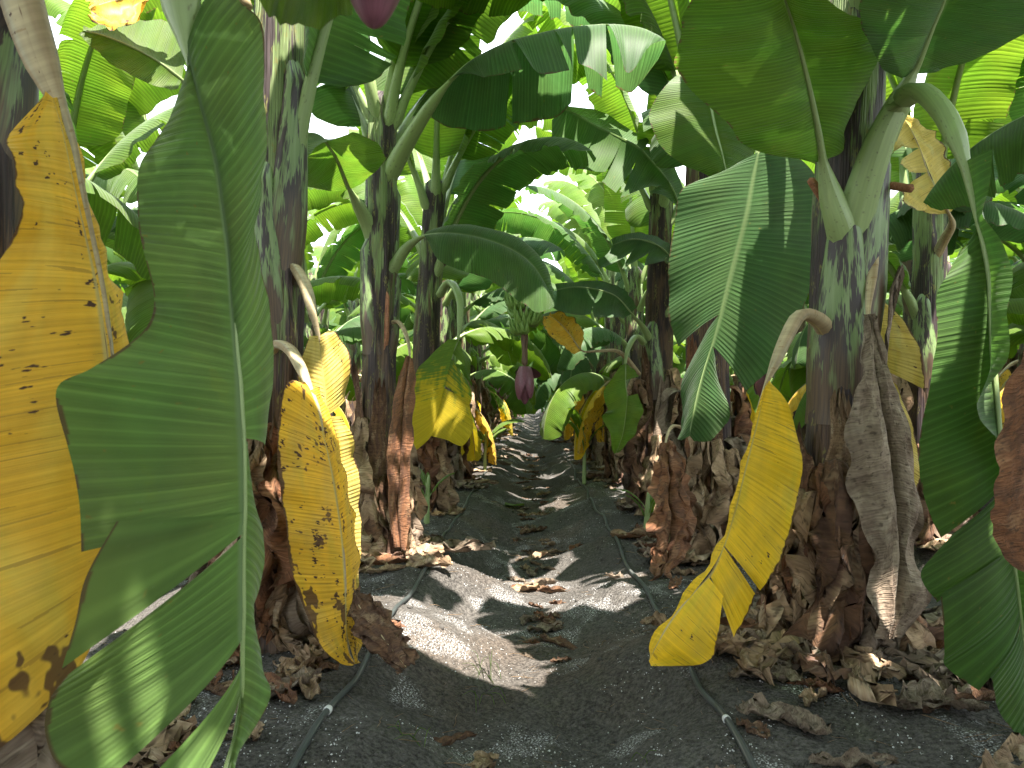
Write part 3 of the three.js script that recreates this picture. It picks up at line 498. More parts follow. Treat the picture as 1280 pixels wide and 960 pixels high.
traced(L1, {                                                           // the dried tip that trails away over the soil
  L: [[[-0.555,0.238,-2.3,-0.56,0.212,-2.28], [-0.507,0.185,-2.26,-0.535,0.153,-2.24], [-0.445,0.128,-2.22,-0.493,0.115,-2.2], [-0.395,0.075,-2.2,-0.427,0.056,-2.19], [-0.361,0.046,-2.18,-0.38,0.037,-2.18]]],
  R: [[[-0.555,0.238,-2.3,-0.531,0.226,-2.32], [-0.507,0.185,-2.26,-0.473,0.198,-2.3], [-0.445,0.128,-2.22,-0.399,0.139,-2.26], [-0.395,0.075,-2.2,-0.367,0.09,-2.24], [-0.361,0.046,-2.18,-0.337,0.053,-2.2]]],
}, M.deadBrown, { dead: true, seed: 4, crumple: 0.018, res: 6, nv: 10, ribMat: M.petioleDry, r1: 0.006 });
skirt(L1, 15, 52, { h1: 0.85 });
sheath(L1, -0.5, 1.2, 1.95, 1.5, 0.42, 0.02); sheath(L1, 2.2, 0.95, 1.7, 1.5, 0.4, 0.018); sheath(L1, -1.8, 1.0, 1.6, 1.3, 0.4, 0.016);
flap(L1, -1.2, 0.1, 0.75, 0.7, 3, M.deadGrey); flap(L1, -0.2, 0.2, 0.95, 0.6, 5, M.deadBrown); flap(L1, -2.2, 0.1, 0.8, 0.6, 6, M.deadRust);
shade(L1, 10, 0.1);
crown(L1, [[1.62, -0.35, { len: 2.3, W: 0.3, e0: 1.36, D: 0.9, p: 1.5, kept: true }]]);
traced(L1, {                                                           // sunlit leaf above the yellow one
  L: [[[-1.073,1.776,-2.3,-1.064,1.726,-2.25], [-1.118,1.809,-2.25,-1.152,1.735,-2.2], [-1.176,1.834,-2.2,-1.231,1.78,-2.15], [-1.231,1.844,-2.15,-1.264,1.812,-2.12], [-1.274,1.844,-2.12,-1.288,1.835,-2.12]]],
  R: [[[-1.073,1.776,-2.3,-1.102,1.895,-2.4], [-1.118,1.809,-2.25,-1.179,2.024,-2.45], [-1.176,1.834,-2.2,-1.258,2.016,-2.4], [-1.231,1.844,-2.15,-1.277,1.927,-2.25], [-1.274,1.844,-2.12,-1.286,1.863,-2.14]]],
}, M.lime, { seed: 31, bulge: 0.05, stalk: [[-0.936,1.662,-2.55], [-0.992,1.707,-2.45], [-1.04,1.745,-2.38]], r1: 0.014 });
traced(L1, {
  L: [[[-1.083,2.041,-2.2,-1.093,1.99,-2.15], [-1.128,1.968,-2.15,-1.112,1.862,-2.1], [-1.181,1.919,-2.1,-1.141,1.813,-2.05], [-1.233,1.887,-2.08,-1.221,1.855,-2.06]]],
  R: [[[-1.083,2.041,-2.2,-1.096,2.118,-2.25], [-1.128,1.968,-2.15,-1.143,2.09,-2.2], [-1.181,1.919,-2.1,-1.238,2.068,-2.2], [-1.233,1.887,-2.08,-1.254,1.92,-2.1]]],
}, M.yellowA, { seed: 33, bulge: 0.1, crumple: 0.012, stalk: [[-0.948,2.072,-2.5], [-1.014,2.229,-2.4], [-1.059,2.171,-2.3]], r1: 0.012, ribMat: M.petioleDry });

// left row, third: tall blotched stem, the long arching leaves over the furrow grow from it
const L2 = nearPlant(-0.83, -4.05, 'tall dark stem with a red-brown streak, arching leaves over the furrow', { seed: 12, r0: 0.105, r1: 0.065, h: 2.45, lean: [0.03, 0.02], mat: M.stem[1] });
traced(L2, {
  L: [[[-0.424,2.367,-3.75,-0.36,2.385,-3.7], [-0.321,2.439,-3.7,-0.263,2.333,-3.6], [-0.213,2.477,-3.65,-0.197,2.279,-3.5], [-0.105,2.499,-3.6,-0.049,2.276,-3.42]], [[-0.105,2.499,-3.6,-0.024,2.311,-3.42], [-0.021,2.511,-3.58,0.029,2.252,-3.4], [0.09,2.521,-3.55,0.156,2.256,-3.38]], [[0.09,2.521,-3.55,0.162,2.29,-3.36], [0.178,2.52,-3.52,0.172,2.225,-3.35]], [[0.178,2.52,-3.52,0.193,2.259,-3.34], [0.257,2.517,-3.5,0.251,2.24,-3.33], [0.326,2.515,-3.49,0.317,2.187,-3.33]], [[0.326,2.515,-3.49,0.375,2.304,-3.32], [0.408,2.505,-3.48,0.396,2.227,-3.32], [0.49,2.484,-3.47,0.434,2.24,-3.32], [0.557,2.446,-3.46,0.505,2.349,-3.36], [0.591,2.415,-3.45,0.587,2.411,-3.45]]],
  R: [[[-0.424,2.367,-3.75,-0.53,2.259,-3.95], [-0.321,2.439,-3.7,-0.431,2.226,-4], [-0.213,2.477,-3.65,-0.264,2.219,-4.02], [-0.105,2.499,-3.6,-0.151,2.239,-4.02]], [[-0.105,2.499,-3.6,-0.117,2.251,-4.02], [0.09,2.521,-3.55,0.093,2.271,-4], [0.178,2.52,-3.52,0.191,2.335,-3.95]], [[0.178,2.52,-3.52,0.274,2.388,-3.9], [0.326,2.515,-3.49,0.343,2.338,-3.9]], [[0.326,2.515,-3.49,0.41,2.374,-3.85], [0.49,2.484,-3.47,0.484,2.325,-3.8], [0.591,2.415,-3.45,0.579,2.395,-3.6]]],
}, M.green3, { seed: 41, bulge: 0.1, ripple: 0.012, res: 6, nv: 10, stalk: [[-0.805,1.936,-4.04], [-0.73,2.039,-4], [-0.626,2.159,-3.9], [-0.51,2.284,-3.8]], r0: 0.055, r1: 0.02, label: 'long leaf with its torn waxy half over the furrow' });
traced(L2, {
  L: [[[-0.57,1.652,-3.95,-0.538,1.604,-3.9], [-0.44,1.652,-3.9,-0.454,1.474,-3.75], [-0.273,1.616,-3.85,-0.247,1.386,-3.65], [-0.11,1.545,-3.8,-0.075,1.267,-3.62], [0,1.45,-3.76,0.023,1.214,-3.62], [0.085,1.295,-3.72,0.092,1.244,-3.68]]],
  R: [[[-0.57,1.652,-3.95,-0.521,1.698,-4.05], [-0.44,1.652,-3.9,-0.381,1.733,-4.15], [-0.273,1.616,-3.85,-0.22,1.705,-4.15], [-0.11,1.545,-3.8,-0.055,1.633,-4.1], [0,1.45,-3.76,0.059,1.487,-4], [0.085,1.295,-3.72,0.102,1.292,-3.76]]],
}, M.green, { seed: 44, bulge: 0.12, res: 7, nv: 10, stalk: [[-0.831,1.394,-4.05], [-0.75,1.496,-4.03], [-0.669,1.604,-4]], r0: 0.05, r1: 0.018, label: 'dark drooping leaf with its underside to the furrow' });
traced(L2, {
  L: [[[-0.922,1.854,-3.8,-0.838,1.879,-3.75], [-0.939,1.955,-3.6,-0.683,1.91,-3.5], [-0.952,1.972,-3.35,-0.716,1.917,-3.2], [-0.957,1.879,-3.1,-0.846,1.811,-3], [-0.951,1.733,-2.95,-0.916,1.677,-2.92]]],
  R: [[[-0.922,1.854,-3.8,-1.023,1.861,-3.85], [-0.939,1.955,-3.6,-1.206,1.909,-3.9], [-0.952,1.972,-3.35,-1.169,1.95,-3.7], [-0.957,1.879,-3.1,-1.071,1.844,-3.3], [-0.951,1.733,-2.95,-0.989,1.669,-3]]],
}, M.green2, { seed: 47, bulge: 0.1, res: 7, nv: 10, stalk: [[-0.823,1.572,-4.05], [-0.864,1.702,-4], [-0.9,1.799,-3.9]], r0: 0.05, r1: 0.02 });
traced(L2, {                                                           // dry brown leaf beside the stem
  L: [[[-0.635,1.024,-3.9,-0.659,1.02,-3.9], [-0.647,0.881,-3.88,-0.701,0.84,-3.86], [-0.66,0.679,-3.86,-0.728,0.64,-3.84], [-0.672,0.44,-3.84,-0.736,0.44,-3.84], [-0.683,0.241,-3.84,-0.727,0.241,-3.84], [-0.667,0.07,-3.82,-0.699,0.07,-3.82]]],
  R: [[[-0.635,1.024,-3.9,-0.618,1.012,-3.9], [-0.647,0.881,-3.88,-0.596,0.88,-3.84], [-0.66,0.679,-3.86,-0.601,0.681,-3.82], [-0.672,0.44,-3.84,-0.62,0.462,-3.82], [-0.683,0.241,-3.84,-0.62,0.244,-3.82], [-0.667,0.07,-3.82,-0.635,0.054,-3.82]]],
}, M.deadRust, { dead: true, seed: 8, bulge: 0.3, crumple: 0.008, res: 8, nv: 8, stalk: [[-0.764,1.199,-4.02], [-0.707,1.208,-3.98], [-0.656,1.128,-3.93]], r0: 0.015, r1: 0.008, ribMat: M.petioleDry });
skirt(L2, 15, 73, { h1: 0.8 });
sheath(L2, 0.3, 1.0, 1.5, 1.4, 0.4, 0.018); sheath(L2, -2.6, 1.05, 1.66, 1.4, 0.4, 0.018); sheath(L2, 0.5, 1.35, 1.96, 1.4, 0.4, 0.018); sheath(L2, 2.6, 1.6, 2.2, 1.3, 0.4, 0.016);
flap(L2, -1.4, 0.2, 0.9, 0.5, 13, M.deadBrown); flap(L2, -0.4, 0.1, 0.7, 0.6, 15, M.deadRust); flap(L2, -2.4, 0.1, 1, 0.5, 16, M.deadBrown);
mesh('dry_sheath', (() => { const g = sheathGeo(L2.st, -0.95, 1.05, 1.38, 0.16, 0.09, 0.02, 12, 6); return g; })(), M.cutEnd, L2.stem).userData.label = 'red-brown strip of peeled sheath high on the stem';
crown(L2, [[2.1, 2.5, { len: 1.9, e0: 1.3, D: 1.9 }], [2.25, 1.2, { len: 2.1, e0: 1.35, D: 1.2 }], [2.35, 4.2, { len: 2, e0: 1.25, D: 1.5 }], [2.4, 5.5, { len: 2, e0: 1.35, D: 1.2, mat: M.lime }], [2.42, 0.2, { len: 1.9, e0: 1.4, D: 0.9, mat: M.lime }], [2.45, 3.3, { len: 1.8, e0: 1.45, D: 0.7, mat: M.lime }], [2.3, 6.1, { len: 2, e0: 1.2, D: 1.5, mat: M.green2, tears: 12 }], [2.35, 3.1, { len: 1.8, e0: 1.2, D: 2 }], [2.2, 0.9, { len: 1.9, e0: 1.1, D: 1.7, tears: 14 }], [2.3, -0.78, { len: 2.2, W: 0.34, e0: 1.32, D: 1.6, p: 1.2, fold0: 0.05, fold1: 0.2, kept: true }]]);  // the last, kept leaf is added to keep sun off the drooping leaf below

// left row, fourth: bears the hanging bunch, and the leaf that is turning yellow
const L3 = nearPlant(-0.82, -5.5, 'banana plant with the hanging green fruit bunch and half-yellow torn leaf', { seed: 15, r0: 0.11, r1: 0.07, h: 2.4, lean: [0.12, 0.05], mat: M.stem[2] });
traced(L3, {
  L: [[[-0.5,1.196,-5,-0.559,1.194,-4.97], [-0.531,1.102,-5,-0.709,1.047,-4.93], [-0.562,0.982,-5,-0.769,0.954,-4.92], [-0.599,0.826,-5,-0.779,0.749,-4.92], [-0.635,0.686,-5,-0.799,0.569,-4.92], [-0.671,0.566,-5,-0.792,0.45,-4.94]]],
  R: [[[-0.5,1.196,-5,-0.467,1.168,-5.04], [-0.531,1.102,-5,-0.463,1.021,-5.05]], [[-0.542,1.071,-5,-0.444,0.936,-5.02], [-0.562,0.982,-5,-0.407,0.842,-5.02], [-0.583,0.894,-5,-0.418,0.774,-5.02]], [[-0.588,0.878,-5,-0.423,0.8,-4.96], [-0.614,0.774,-5,-0.392,0.62,-4.96], [-0.64,0.67,-5,-0.464,0.506,-4.96], [-0.671,0.566,-5,-0.559,0.541,-4.98]]],
}, M.turning, { seed: 51, bulge: 0.08, ripple: 0.03, res: 6, nv: 9, stalk: [[-0.67,1.515,-5.35], [-0.581,1.611,-5.25], [-0.5,1.481,-5.1], [-0.486,1.323,-5.02]], r0: 0.03, r1: 0.014, label: 'leaf turning from green to yellow with torn lower corner' });
{
  const w = [[-0.75, 1.7, -5.45], [-0.5, 1.84, -5.35], [-0.22, 1.74, -5.2], [-0.1, 1.58, -5.1], [-0.07, 1.45, -5.05], [-0.065, 1.2, -5.05], [-0.062, 1.02, -5.05]].map(([x, y, z]) => [x - L3.base.x, y - L3.base.y, z - L3.base.z]);
  makeBunch(L3.g, null, w, [[0.66, 0.15], [0.695, 0.15], [0.73, 0.15], [0.765, 0.14], [0.8, 0.12]], 5, { budLen: 0.25, scale: 1 });
}
skirt(L3, 12, 91, { h1: 1 });
crown(L3, [[1.75, 5.6, { len: 1.8, e0: 1.2, D: 2 }], [1.9, 2.6, { len: 1.9, e0: 1.1, D: 1.9 }], [2.1, 0.9, { len: 2, e0: 1.3, D: 1.3 }], [2.2, 3.8, { len: 2, e0: 1.25, D: 1.5 }], [2.3, 4.9, { len: 1.9, e0: 1.4, D: 0.9, mat: M.lime }], [2.35, 0.1, { len: 1.9, e0: 1.4, D: 1, mat: M.lime }], [2.0, 0.5, { len: 1.9, e0: 1.1, D: 1.6, mat: M.green2, tears: 12 }], [1.6, 1.6, { len: 1.7, e0: 1, D: 1.9 }], [2.3, 2.2, { len: 1.9, e0: 1.2, D: 1.5, mat: M.lime }], [2.35, 5.9, { len: 1.9, e0: 1.15, D: 1.6, tears: 12 }]]);

// right row, first: the stout stem with the bright yellow leaf
const R1 = nearPlant(0.99, -2.57, 'stout blotched banana stem with a bright yellow leaf touching the soil', { seed: 21, r0: 0.125, r1: 0.088, lean: [0.09, 0], mat: M.stem[0] });
traced(R1, {
  L: [[[0.898,1.542,-2.42,0.872,1.542,-2.41], [0.862,1.617,-2.36,0.66,1.543,-2.3], [0.812,1.702,-2.28,0.527,1.585,-2.16], [0.762,1.769,-2.2,0.401,1.662,-2.06], [0.709,1.834,-2.12,0.358,1.709,-1.96], [0.639,1.881,-2,0.385,1.791,-1.9], [0.568,1.936,-1.88,0.446,1.889,-1.8]]],
  R: [[[0.898,1.542,-2.42,0.929,1.558,-2.43], [0.862,1.617,-2.36,0.999,1.626,-2.5], [0.812,1.702,-2.28,1.059,1.782,-2.5], [0.762,1.769,-2.2,1.045,1.869,-2.36], [0.709,1.834,-2.12,0.933,1.855,-2.16], [0.639,1.881,-2,0.743,1.822,-1.95], [0.568,1.936,-1.88,0.639,1.916,-1.85]]],
}, M.green2, { seed: 61, bulge: -0.12, ripple: 0.02, res: 8, nv: 14, stalk: [[1.048,1.195,-2.56], [0.977,1.347,-2.47], [0.935,1.445,-2.45]], r0: 0.055, r1: 0.023, ref: [0, 0.3, 1], groove: 0.15, under: [0, 0, 0.8], label: 'broad leaf with its underside showing and its tip bent over' });
traced(R1, {
  L: [[[1.15,1.794,-2.36,1.116,1.775,-2.35], [1.159,1.839,-2.32,0.991,1.759,-2.22], [1.17,1.895,-2.28,0.887,1.822,-2.1], [1.185,1.957,-2.24,0.854,1.878,-2], [1.183,2.044,-2.15,0.894,1.993,-1.95]]],
  R: [[[1.15,1.794,-2.36,1.179,1.798,-2.37], [1.159,1.839,-2.32,1.304,1.834,-2.4], [1.17,1.895,-2.28,1.462,1.906,-2.4], [1.185,1.957,-2.24,1.576,1.984,-2.35], [1.183,2.044,-2.15,1.557,2.12,-2.25]]],
}, M.green, { under: [0, 0, 0.8], seed: 63, bulge: -0.08, res: 7, nv: 12, stalk: [[1.014,1.315,-2.5], [1.035,1.456,-2.45], [1.07,1.604,-2.4], [1.115,1.713,-2.38]], r0: 0.055, r1: 0.022, ref: [0, 0.3, 1], groove: 0.15 });
traced(R1, {
  L: [[[0.859,1.75,-2.96,0.722,1.677,-3], [0.834,1.64,-2.95,0.584,1.633,-3.04], [0.806,1.506,-2.94,0.552,1.466,-3.06], [0.772,1.378,-2.94,0.533,1.291,-3.06], [0.738,1.25,-2.94,0.529,1.132,-3.06], [0.707,1.128,-2.94,0.558,1.014,-3.05]], [[0.707,1.128,-2.94,0.632,1.017,-3], [0.677,1.018,-2.94,0.577,0.878,-3.04], [0.64,0.897,-2.94,0.569,0.737,-3.03], [0.606,0.77,-2.94,0.556,0.658,-3], [0.588,0.664,-2.94,0.574,0.643,-2.98]]],
  R: [[[0.859,1.75,-2.96,0.991,1.775,-3.02], [0.834,1.64,-2.95,1.111,1.713,-3.08], [0.806,1.506,-2.94,1.156,1.566,-3.12], [0.772,1.378,-2.94,1.145,1.363,-3.12], [0.738,1.25,-2.94,1.079,1.137,-3.12], [0.707,1.128,-2.94,0.979,0.96,-3.1], [0.674,1.006,-2.94,0.838,0.831,-3.05]], [[0.674,1.006,-2.94,0.701,0.904,-2.98], [0.64,0.897,-2.94,0.737,0.8,-3.02], [0.618,0.815,-2.94,0.758,0.713,-3.02], [0.6,0.733,-2.94,0.679,0.646,-3], [0.588,0.664,-2.94,0.604,0.644,-2.96]]],
}, M.green3, { seed: 65, bulge: 0.06, ripple: 0.02, res: 7, nv: 14, stalk: [[1.11,1.801,-2.62], [1.046,2.053,-2.75], [0.948,2.115,-2.88], [0.887,1.932,-2.95]], r0: 0.045, r1: 0.017, ref: [0, 0.2, -1], label: 'hanging dark leaf with a pale midrib beside the stout stem' });
traced(R1, {
  L: [[[1.108,1.244,-1.95,1.089,1.2,-1.95], [1.117,1.174,-1.94,1.033,1.126,-1.93], [1.122,1.096,-1.93,0.996,1.066,-1.92], [1.119,0.996,-1.92,0.988,0.971,-1.9], [1.121,0.898,-1.92,0.968,0.862,-1.9], [1.13,0.8,-1.92,0.939,0.713,-1.9], [1.138,0.683,-1.92,0.94,0.602,-1.9], [1.146,0.597,-1.92,0.982,0.467,-1.9]], [[1.146,0.597,-1.92,0.998,0.479,-1.88], [1.153,0.527,-1.92,0.909,0.395,-1.86], [1.153,0.447,-1.91,0.945,0.323,-1.86]], [[1.153,0.447,-1.91,0.942,0.347,-1.84], [1.16,0.372,-1.9,0.956,0.215,-1.83], [1.166,0.315,-1.9,0.968,0.173,-1.83], [1.17,0.28,-1.9,1.039,0.122,-1.84]], [[1.17,0.28,-1.9,1.065,0.157,-1.84], [1.18,0.166,-1.9,1.09,0.066,-1.86], [1.193,0.052,-1.9,1.161,-0.016,-1.88]]],
  R: [[[1.083,1.397,-1.97,1.108,1.413,-1.9], [1.095,1.323,-1.96,1.102,1.342,-1.9], [1.108,1.244,-1.95,1.091,1.252,-1.9], [1.117,1.174,-1.94,1.116,1.173,-1.88], [1.122,1.096,-1.93,1.126,1.095,-1.86], [1.119,0.996,-1.92,1.109,0.997,-1.84], [1.121,0.898,-1.92,1.085,0.889,-1.82], [1.13,0.8,-1.92,1.017,0.791,-1.8], [1.138,0.683,-1.92,1.112,0.688,-1.84], [1.153,0.527,-1.92,1.174,0.517,-1.86], [1.16,0.372,-1.9,1.209,0.367,-1.86], [1.18,0.166,-1.9,1.219,0.154,-1.88], [1.193,0.052,-1.9,1.212,0.033,-1.9]]],
}, M.green, { seed: 67, bulge: 0.08, ripple: 0.015, res: 8, nv: 12, ribFrom: 'R', stalk: [[1.109,1.599,-2.5], [1.11,1.689,-2.38], [1.095,1.688,-2.22], [1.084,1.588,-2.08], [1.078,1.483,-2]], r0: 0.036, r1: 0.023, ref: [0, 0.3, 1], groove: 0.3, under: [0, 0, 0.8], label: 'twisted leaf on a thick bent stalk hanging with torn lower strips' });
traced(R1, {
  R: [[[0.709,0.863,-2.36,0.723,0.849,-2.36], [0.692,0.805,-2.36,0.762,0.786,-2.34], [0.672,0.732,-2.35,0.789,0.68,-2.33], [0.647,0.648,-2.34,0.794,0.581,-2.32], [0.622,0.561,-2.33,0.763,0.458,-2.3], [0.595,0.467,-2.32,0.714,0.333,-2.28], [0.559,0.37,-2.3,0.652,0.249,-2.26]], [[0.557,0.368,-2.3,0.632,0.245,-2.24], [0.538,0.325,-2.29,0.611,0.195,-2.23], [0.514,0.285,-2.28,0.567,0.125,-2.22]], [[0.507,0.283,-2.27,0.532,0.248,-2.2], [0.454,0.232,-2.26,0.513,0.164,-2.18], [0.401,0.172,-2.25,0.499,0.09,-2.18], [0.36,0.107,-2.25,0.446,0.05,-2.2], [0.331,0.044,-2.26,0.341,0.034,-2.25]]],
  L: [[[0.709,0.863,-2.36,0.702,0.858,-2.36], [0.647,0.648,-2.34,0.638,0.65,-2.35], [0.559,0.37,-2.3,0.547,0.367,-2.32], [0.454,0.232,-2.26,0.439,0.231,-2.28], [0.36,0.107,-2.25,0.35,0.103,-2.28], [0.333,0.044,-2.26,0.33,0.041,-2.27]]],
}, M.yellowC, { seed: 71, bulge: 0.1, ripple: 0.016, freq: 12, res: 7, nv: 14, ribFrom: 'R', stalk: [[0.995,0.958,-2.57], [0.918,1.042,-2.48], [0.864,1.071,-2.44], [0.822,1.064,-2.42], [0.773,0.992,-2.39], [0.737,0.922,-2.37]], r0: 0.03, r1: 0.016, ribMat: M.petioleDry, label: 'bright lemon-yellow leaf curling onto the soil' });
traced(R1, {
  R: [[[1.213,1.163,-2.76,1.222,1.169,-2.76], [1.218,1.083,-2.76,1.298,1.075,-2.74], [1.22,0.998,-2.76,1.342,0.973,-2.72], [1.222,0.913,-2.76,1.357,0.836,-2.72]], [[1.222,0.908,-2.76,1.273,0.85,-2.74], [1.224,0.8,-2.76,1.322,0.722,-2.74], [1.228,0.631,-2.76,1.353,0.548,-2.74], [1.232,0.518,-2.76,1.319,0.448,-2.74]]],
  L: [[[1.213,1.163,-2.76,1.205,1.166,-2.78], [1.222,0.913,-2.76,1.126,0.857,-2.8], [1.232,0.518,-2.76,1.179,0.485,-2.8]]],
}, M.yellowD, { seed: 73, bulge: 0.08, ripple: 0.02, res: 7, nv: 10, stalk: [[1.113,1.21,-2.66], [1.18,1.233,-2.72]], r0: 0.02, r1: 0.012, ribMat: M.petioleDry });
traced(R1, {
  L: [[[1.03,1.066,-2.4,1.023,1.061,-2.4], [1.03,0.946,-2.38,0.983,0.921,-2.36], [1.039,0.8,-2.36,0.939,0.788,-2.33], [1.053,0.656,-2.34,0.918,0.623,-2.3], [1.061,0.516,-2.32,0.927,0.485,-2.28], [1.055,0.378,-2.3,0.963,0.339,-2.26], [1.04,0.243,-2.28,0.967,0.225,-2.24], [1.02,0.115,-2.26,1.002,0.116,-2.24]]],
  R: [[[1.03,1.066,-2.4,1.04,1.061,-2.4], [1.03,0.946,-2.38,1.059,0.946,-2.38], [1.039,0.8,-2.36,1.106,0.8,-2.36], [1.053,0.656,-2.34,1.133,0.633,-2.34], [1.061,0.516,-2.32,1.145,0.481,-2.32], [1.055,0.378,-2.3,1.11,0.355,-2.3], [1.04,0.243,-2.28,1.14,0.225,-2.28], [1.02,0.115,-2.26,1.043,0.126,-2.24]]],
}, M.deadGrey, { dead: true, seed: 9, bulge: 0.36, ripple: 0.03, crumple: 0.012, res: 8, nv: 12, stalk: [[1.091,1.314,-2.5], [1.058,1.189,-2.44]], r0: 0.02, r1: 0.01, ribMat: M.petioleDry, label: 'long grey-brown dead leaf hanging down the stem' });
skirt(R1, 22, 104, { h0: 0.2, h1: 0.58 });
sheath(R1, -2.0, 0.72, 1.4, 1.5, 0.42, 0.024); sheath(R1, -0.9, 0.95, 1.62, 1.4, 0.42, 0.02); sheath(R1, -0.2, 1.1, 1.75, 1.3, 0.35, 0.016); sheath(R1, 1.9, 1.2, 1.9, 1.3, 0.35, 0.016);
flap(R1, -1.9, 0.25, 0.82, 0.42, 23, M.deadTan); flap(R1, -0.6, 0.35, 1.2, 0.4, 24, M.deadGrey); flap(R1, -2.8, 0.1, 0.7, 0.5, 26, M.deadBrown); flap(R1, -1.3, 0.05, 0.5, 0.6, 27, M.deadGrey);
for (const [p, q] of [[[1.138,1.49,-2.5], [1.192,1.463,-2.44]], [[0.934,1.44,-2.5], [0.878,1.509,-2.47]]]) { const a = V(p).sub(R1.base), b = V(q).sub(R1.base); mesh('cut_leaf_stub', sweep([a, a.clone().lerp(b, 0.5), b], [0.014, 0.013, 0.013], { sides: 10, n: 8, wobble: 0.2 }), M.cutEnd, R1.g); }
shade(R1, 11, 1.2);

// second row right, between the stout stem and the twisted leaf
const S1 = nearPlant(2.3, -4.6, 'blotched stem of the second row with a torn yellow leaf above it', { seed: 61, r0: 0.12, r1: 0.075, h: 2.3, mat: M.stem[1], lean: [0.05, 0] });
traced(S1, {
  L: [[[2.242,1.8,-4.2,2.181,1.796,-4.18], [2.124,1.895,-4.1,1.941,1.779,-4], [2.05,1.987,-4.05,1.87,1.857,-3.95]], [[2.05,1.987,-4.05,1.903,1.959,-3.95], [1.985,2.097,-4,1.824,1.985,-3.9]], [[1.985,2.097,-4,1.837,2.086,-3.9], [1.913,2.184,-3.95,1.79,2.033,-3.86], [1.869,2.238,-3.94,1.834,2.207,-3.9]]],
  R: [[[2.242,1.8,-4.2,2.295,1.838,-4.25], [2.124,1.895,-4.1,2.261,2,-4.2]], [[2.124,1.895,-4.1,2.218,2.016,-4.15], [1.985,2.097,-4,2.127,2.184,-4.1], [1.869,2.238,-3.94,1.939,2.276,-4]]],
}, M.yellowD, { seed: 91, bulge: 0.12, ripple: 0.02, crumple: 0.01, res: 6, nv: 8, stalk: [[2.335,1.599,-4.58], [2.338,1.713,-4.45], [2.303,1.762,-4.3]], r0: 0.03, r1: 0.015, ribMat: M.petioleDry });
skirt(S1, 10, 205, { h1: 1.1 }); sheath(S1, -2.4, 0.9, 1.45, 1.4, 0.4, 0.018);
crown(S1, [[1.45, 2.5, { len: 1.7, e0: 1.15, D: 2.0 }], [1.35, 3.5, { len: 1.6, e0: 1.1, D: 2 }], [1.8, 0.8, { len: 1.9, e0: 1.2, D: 1.8 }], [2.0, 4.6, { len: 2, e0: 1.25, D: 1.6 }], [2.1, 1.9, { len: 2, e0: 1.3, D: 1.4 }], [2.25, 5.6, { len: 2, e0: 1.35, D: 1.2, mat: M.lime }], [2.25, 3.2, { len: 2, e0: 1.35, D: 1.2, mat: M.lime }]]);

// right row, beside the camera: only a dead leaf of it reaches into view
const R0 = nearPlant(1.22, -1.28, 'banana plant at the right with only its striped brown dead leaf in view', { seed: 25, r0: 0.13, r1: 0.09, mat: M.stem[1], lean: [0.05, 0] });
traced(R0, {
  L: [[[0.967,0.922,-1.5,0.945,0.914,-1.49], [0.95,0.861,-1.49,0.886,0.842,-1.46], [0.937,0.785,-1.48,0.86,0.748,-1.45], [0.933,0.695,-1.48,0.843,0.668,-1.44], [0.932,0.62,-1.48,0.837,0.595,-1.44], [0.937,0.56,-1.48,0.854,0.542,-1.45], [0.948,0.485,-1.48,0.905,0.478,-1.47]]],
  R: [[[0.967,0.922,-1.5,0.982,0.915,-1.5], [0.937,0.785,-1.48,1.009,0.769,-1.5], [0.932,0.62,-1.48,1.014,0.602,-1.5], [0.948,0.485,-1.48,0.962,0.476,-1.48]]],
}, M.deadRust, { dead: true, seed: 15, bulge: 0.14, crumple: 0.006, res: 7, nv: 12, stalk: [[1.006,0.965,-1.35], [0.987,0.981,-1.42], [0.977,0.958,-1.48]], r0: 0.02, r1: 0.01, ribMat: M.petioleDry });
skirt(R0, 6, 131, { h1: 0.5 });
shade(R0, 11, 2.2);
crown(R0, [[2.1, 3.42, { len: 1.9, W: 0.36, e0: 0.95, D: 1.2, p: 1.2, fold0: 0.05, fold1: 0.15, tears: 5, kept: true }]]);  // one leaf added out of view to block the sun from the nearest soil

// right row, second and third
const R2 = nearPlant(0.91, -4.05, 'dark brown stem behind the hanging leaf, rust-coloured dead leaves at its foot', { seed: 28, r0: 0.12, r1: 0.07, mat: M.stemDry, lean: [-0.04, 0] });
traced(R2, {
  L: [[[0.642,0.584,-3.8,0.619,0.581,-3.8], [0.643,0.451,-3.76,0.578,0.453,-3.74], [0.643,0.321,-3.72,0.564,0.305,-3.7], [0.643,0.194,-3.68,0.549,0.167,-3.66], [0.606,0.06,-3.6,0.559,0.056,-3.58], [0.553,0.001,-3.5,0.515,-0.009,-3.48]]],
  R: [[[0.642,0.584,-3.8,0.674,0.596,-3.8], [0.643,0.451,-3.76,0.728,0.471,-3.76], [0.643,0.321,-3.72,0.742,0.295,-3.72], [0.643,0.194,-3.68,0.733,0.149,-3.68], [0.606,0.06,-3.6,0.676,0.056,-3.62], [0.553,0.001,-3.5,0.6,-0.01,-3.52]]],
}, M.deadRust, { dead: true, seed: 18, bulge: 0.55, crumple: 0.034, res: 8, nv: 10, stalk: [[0.789,0.637,-3.95], [0.692,0.673,-3.86]], r0: 0.012, r1: 0.008, ribMat: M.petioleDry, label: 'rust-orange dead leaf curling onto the soil' });
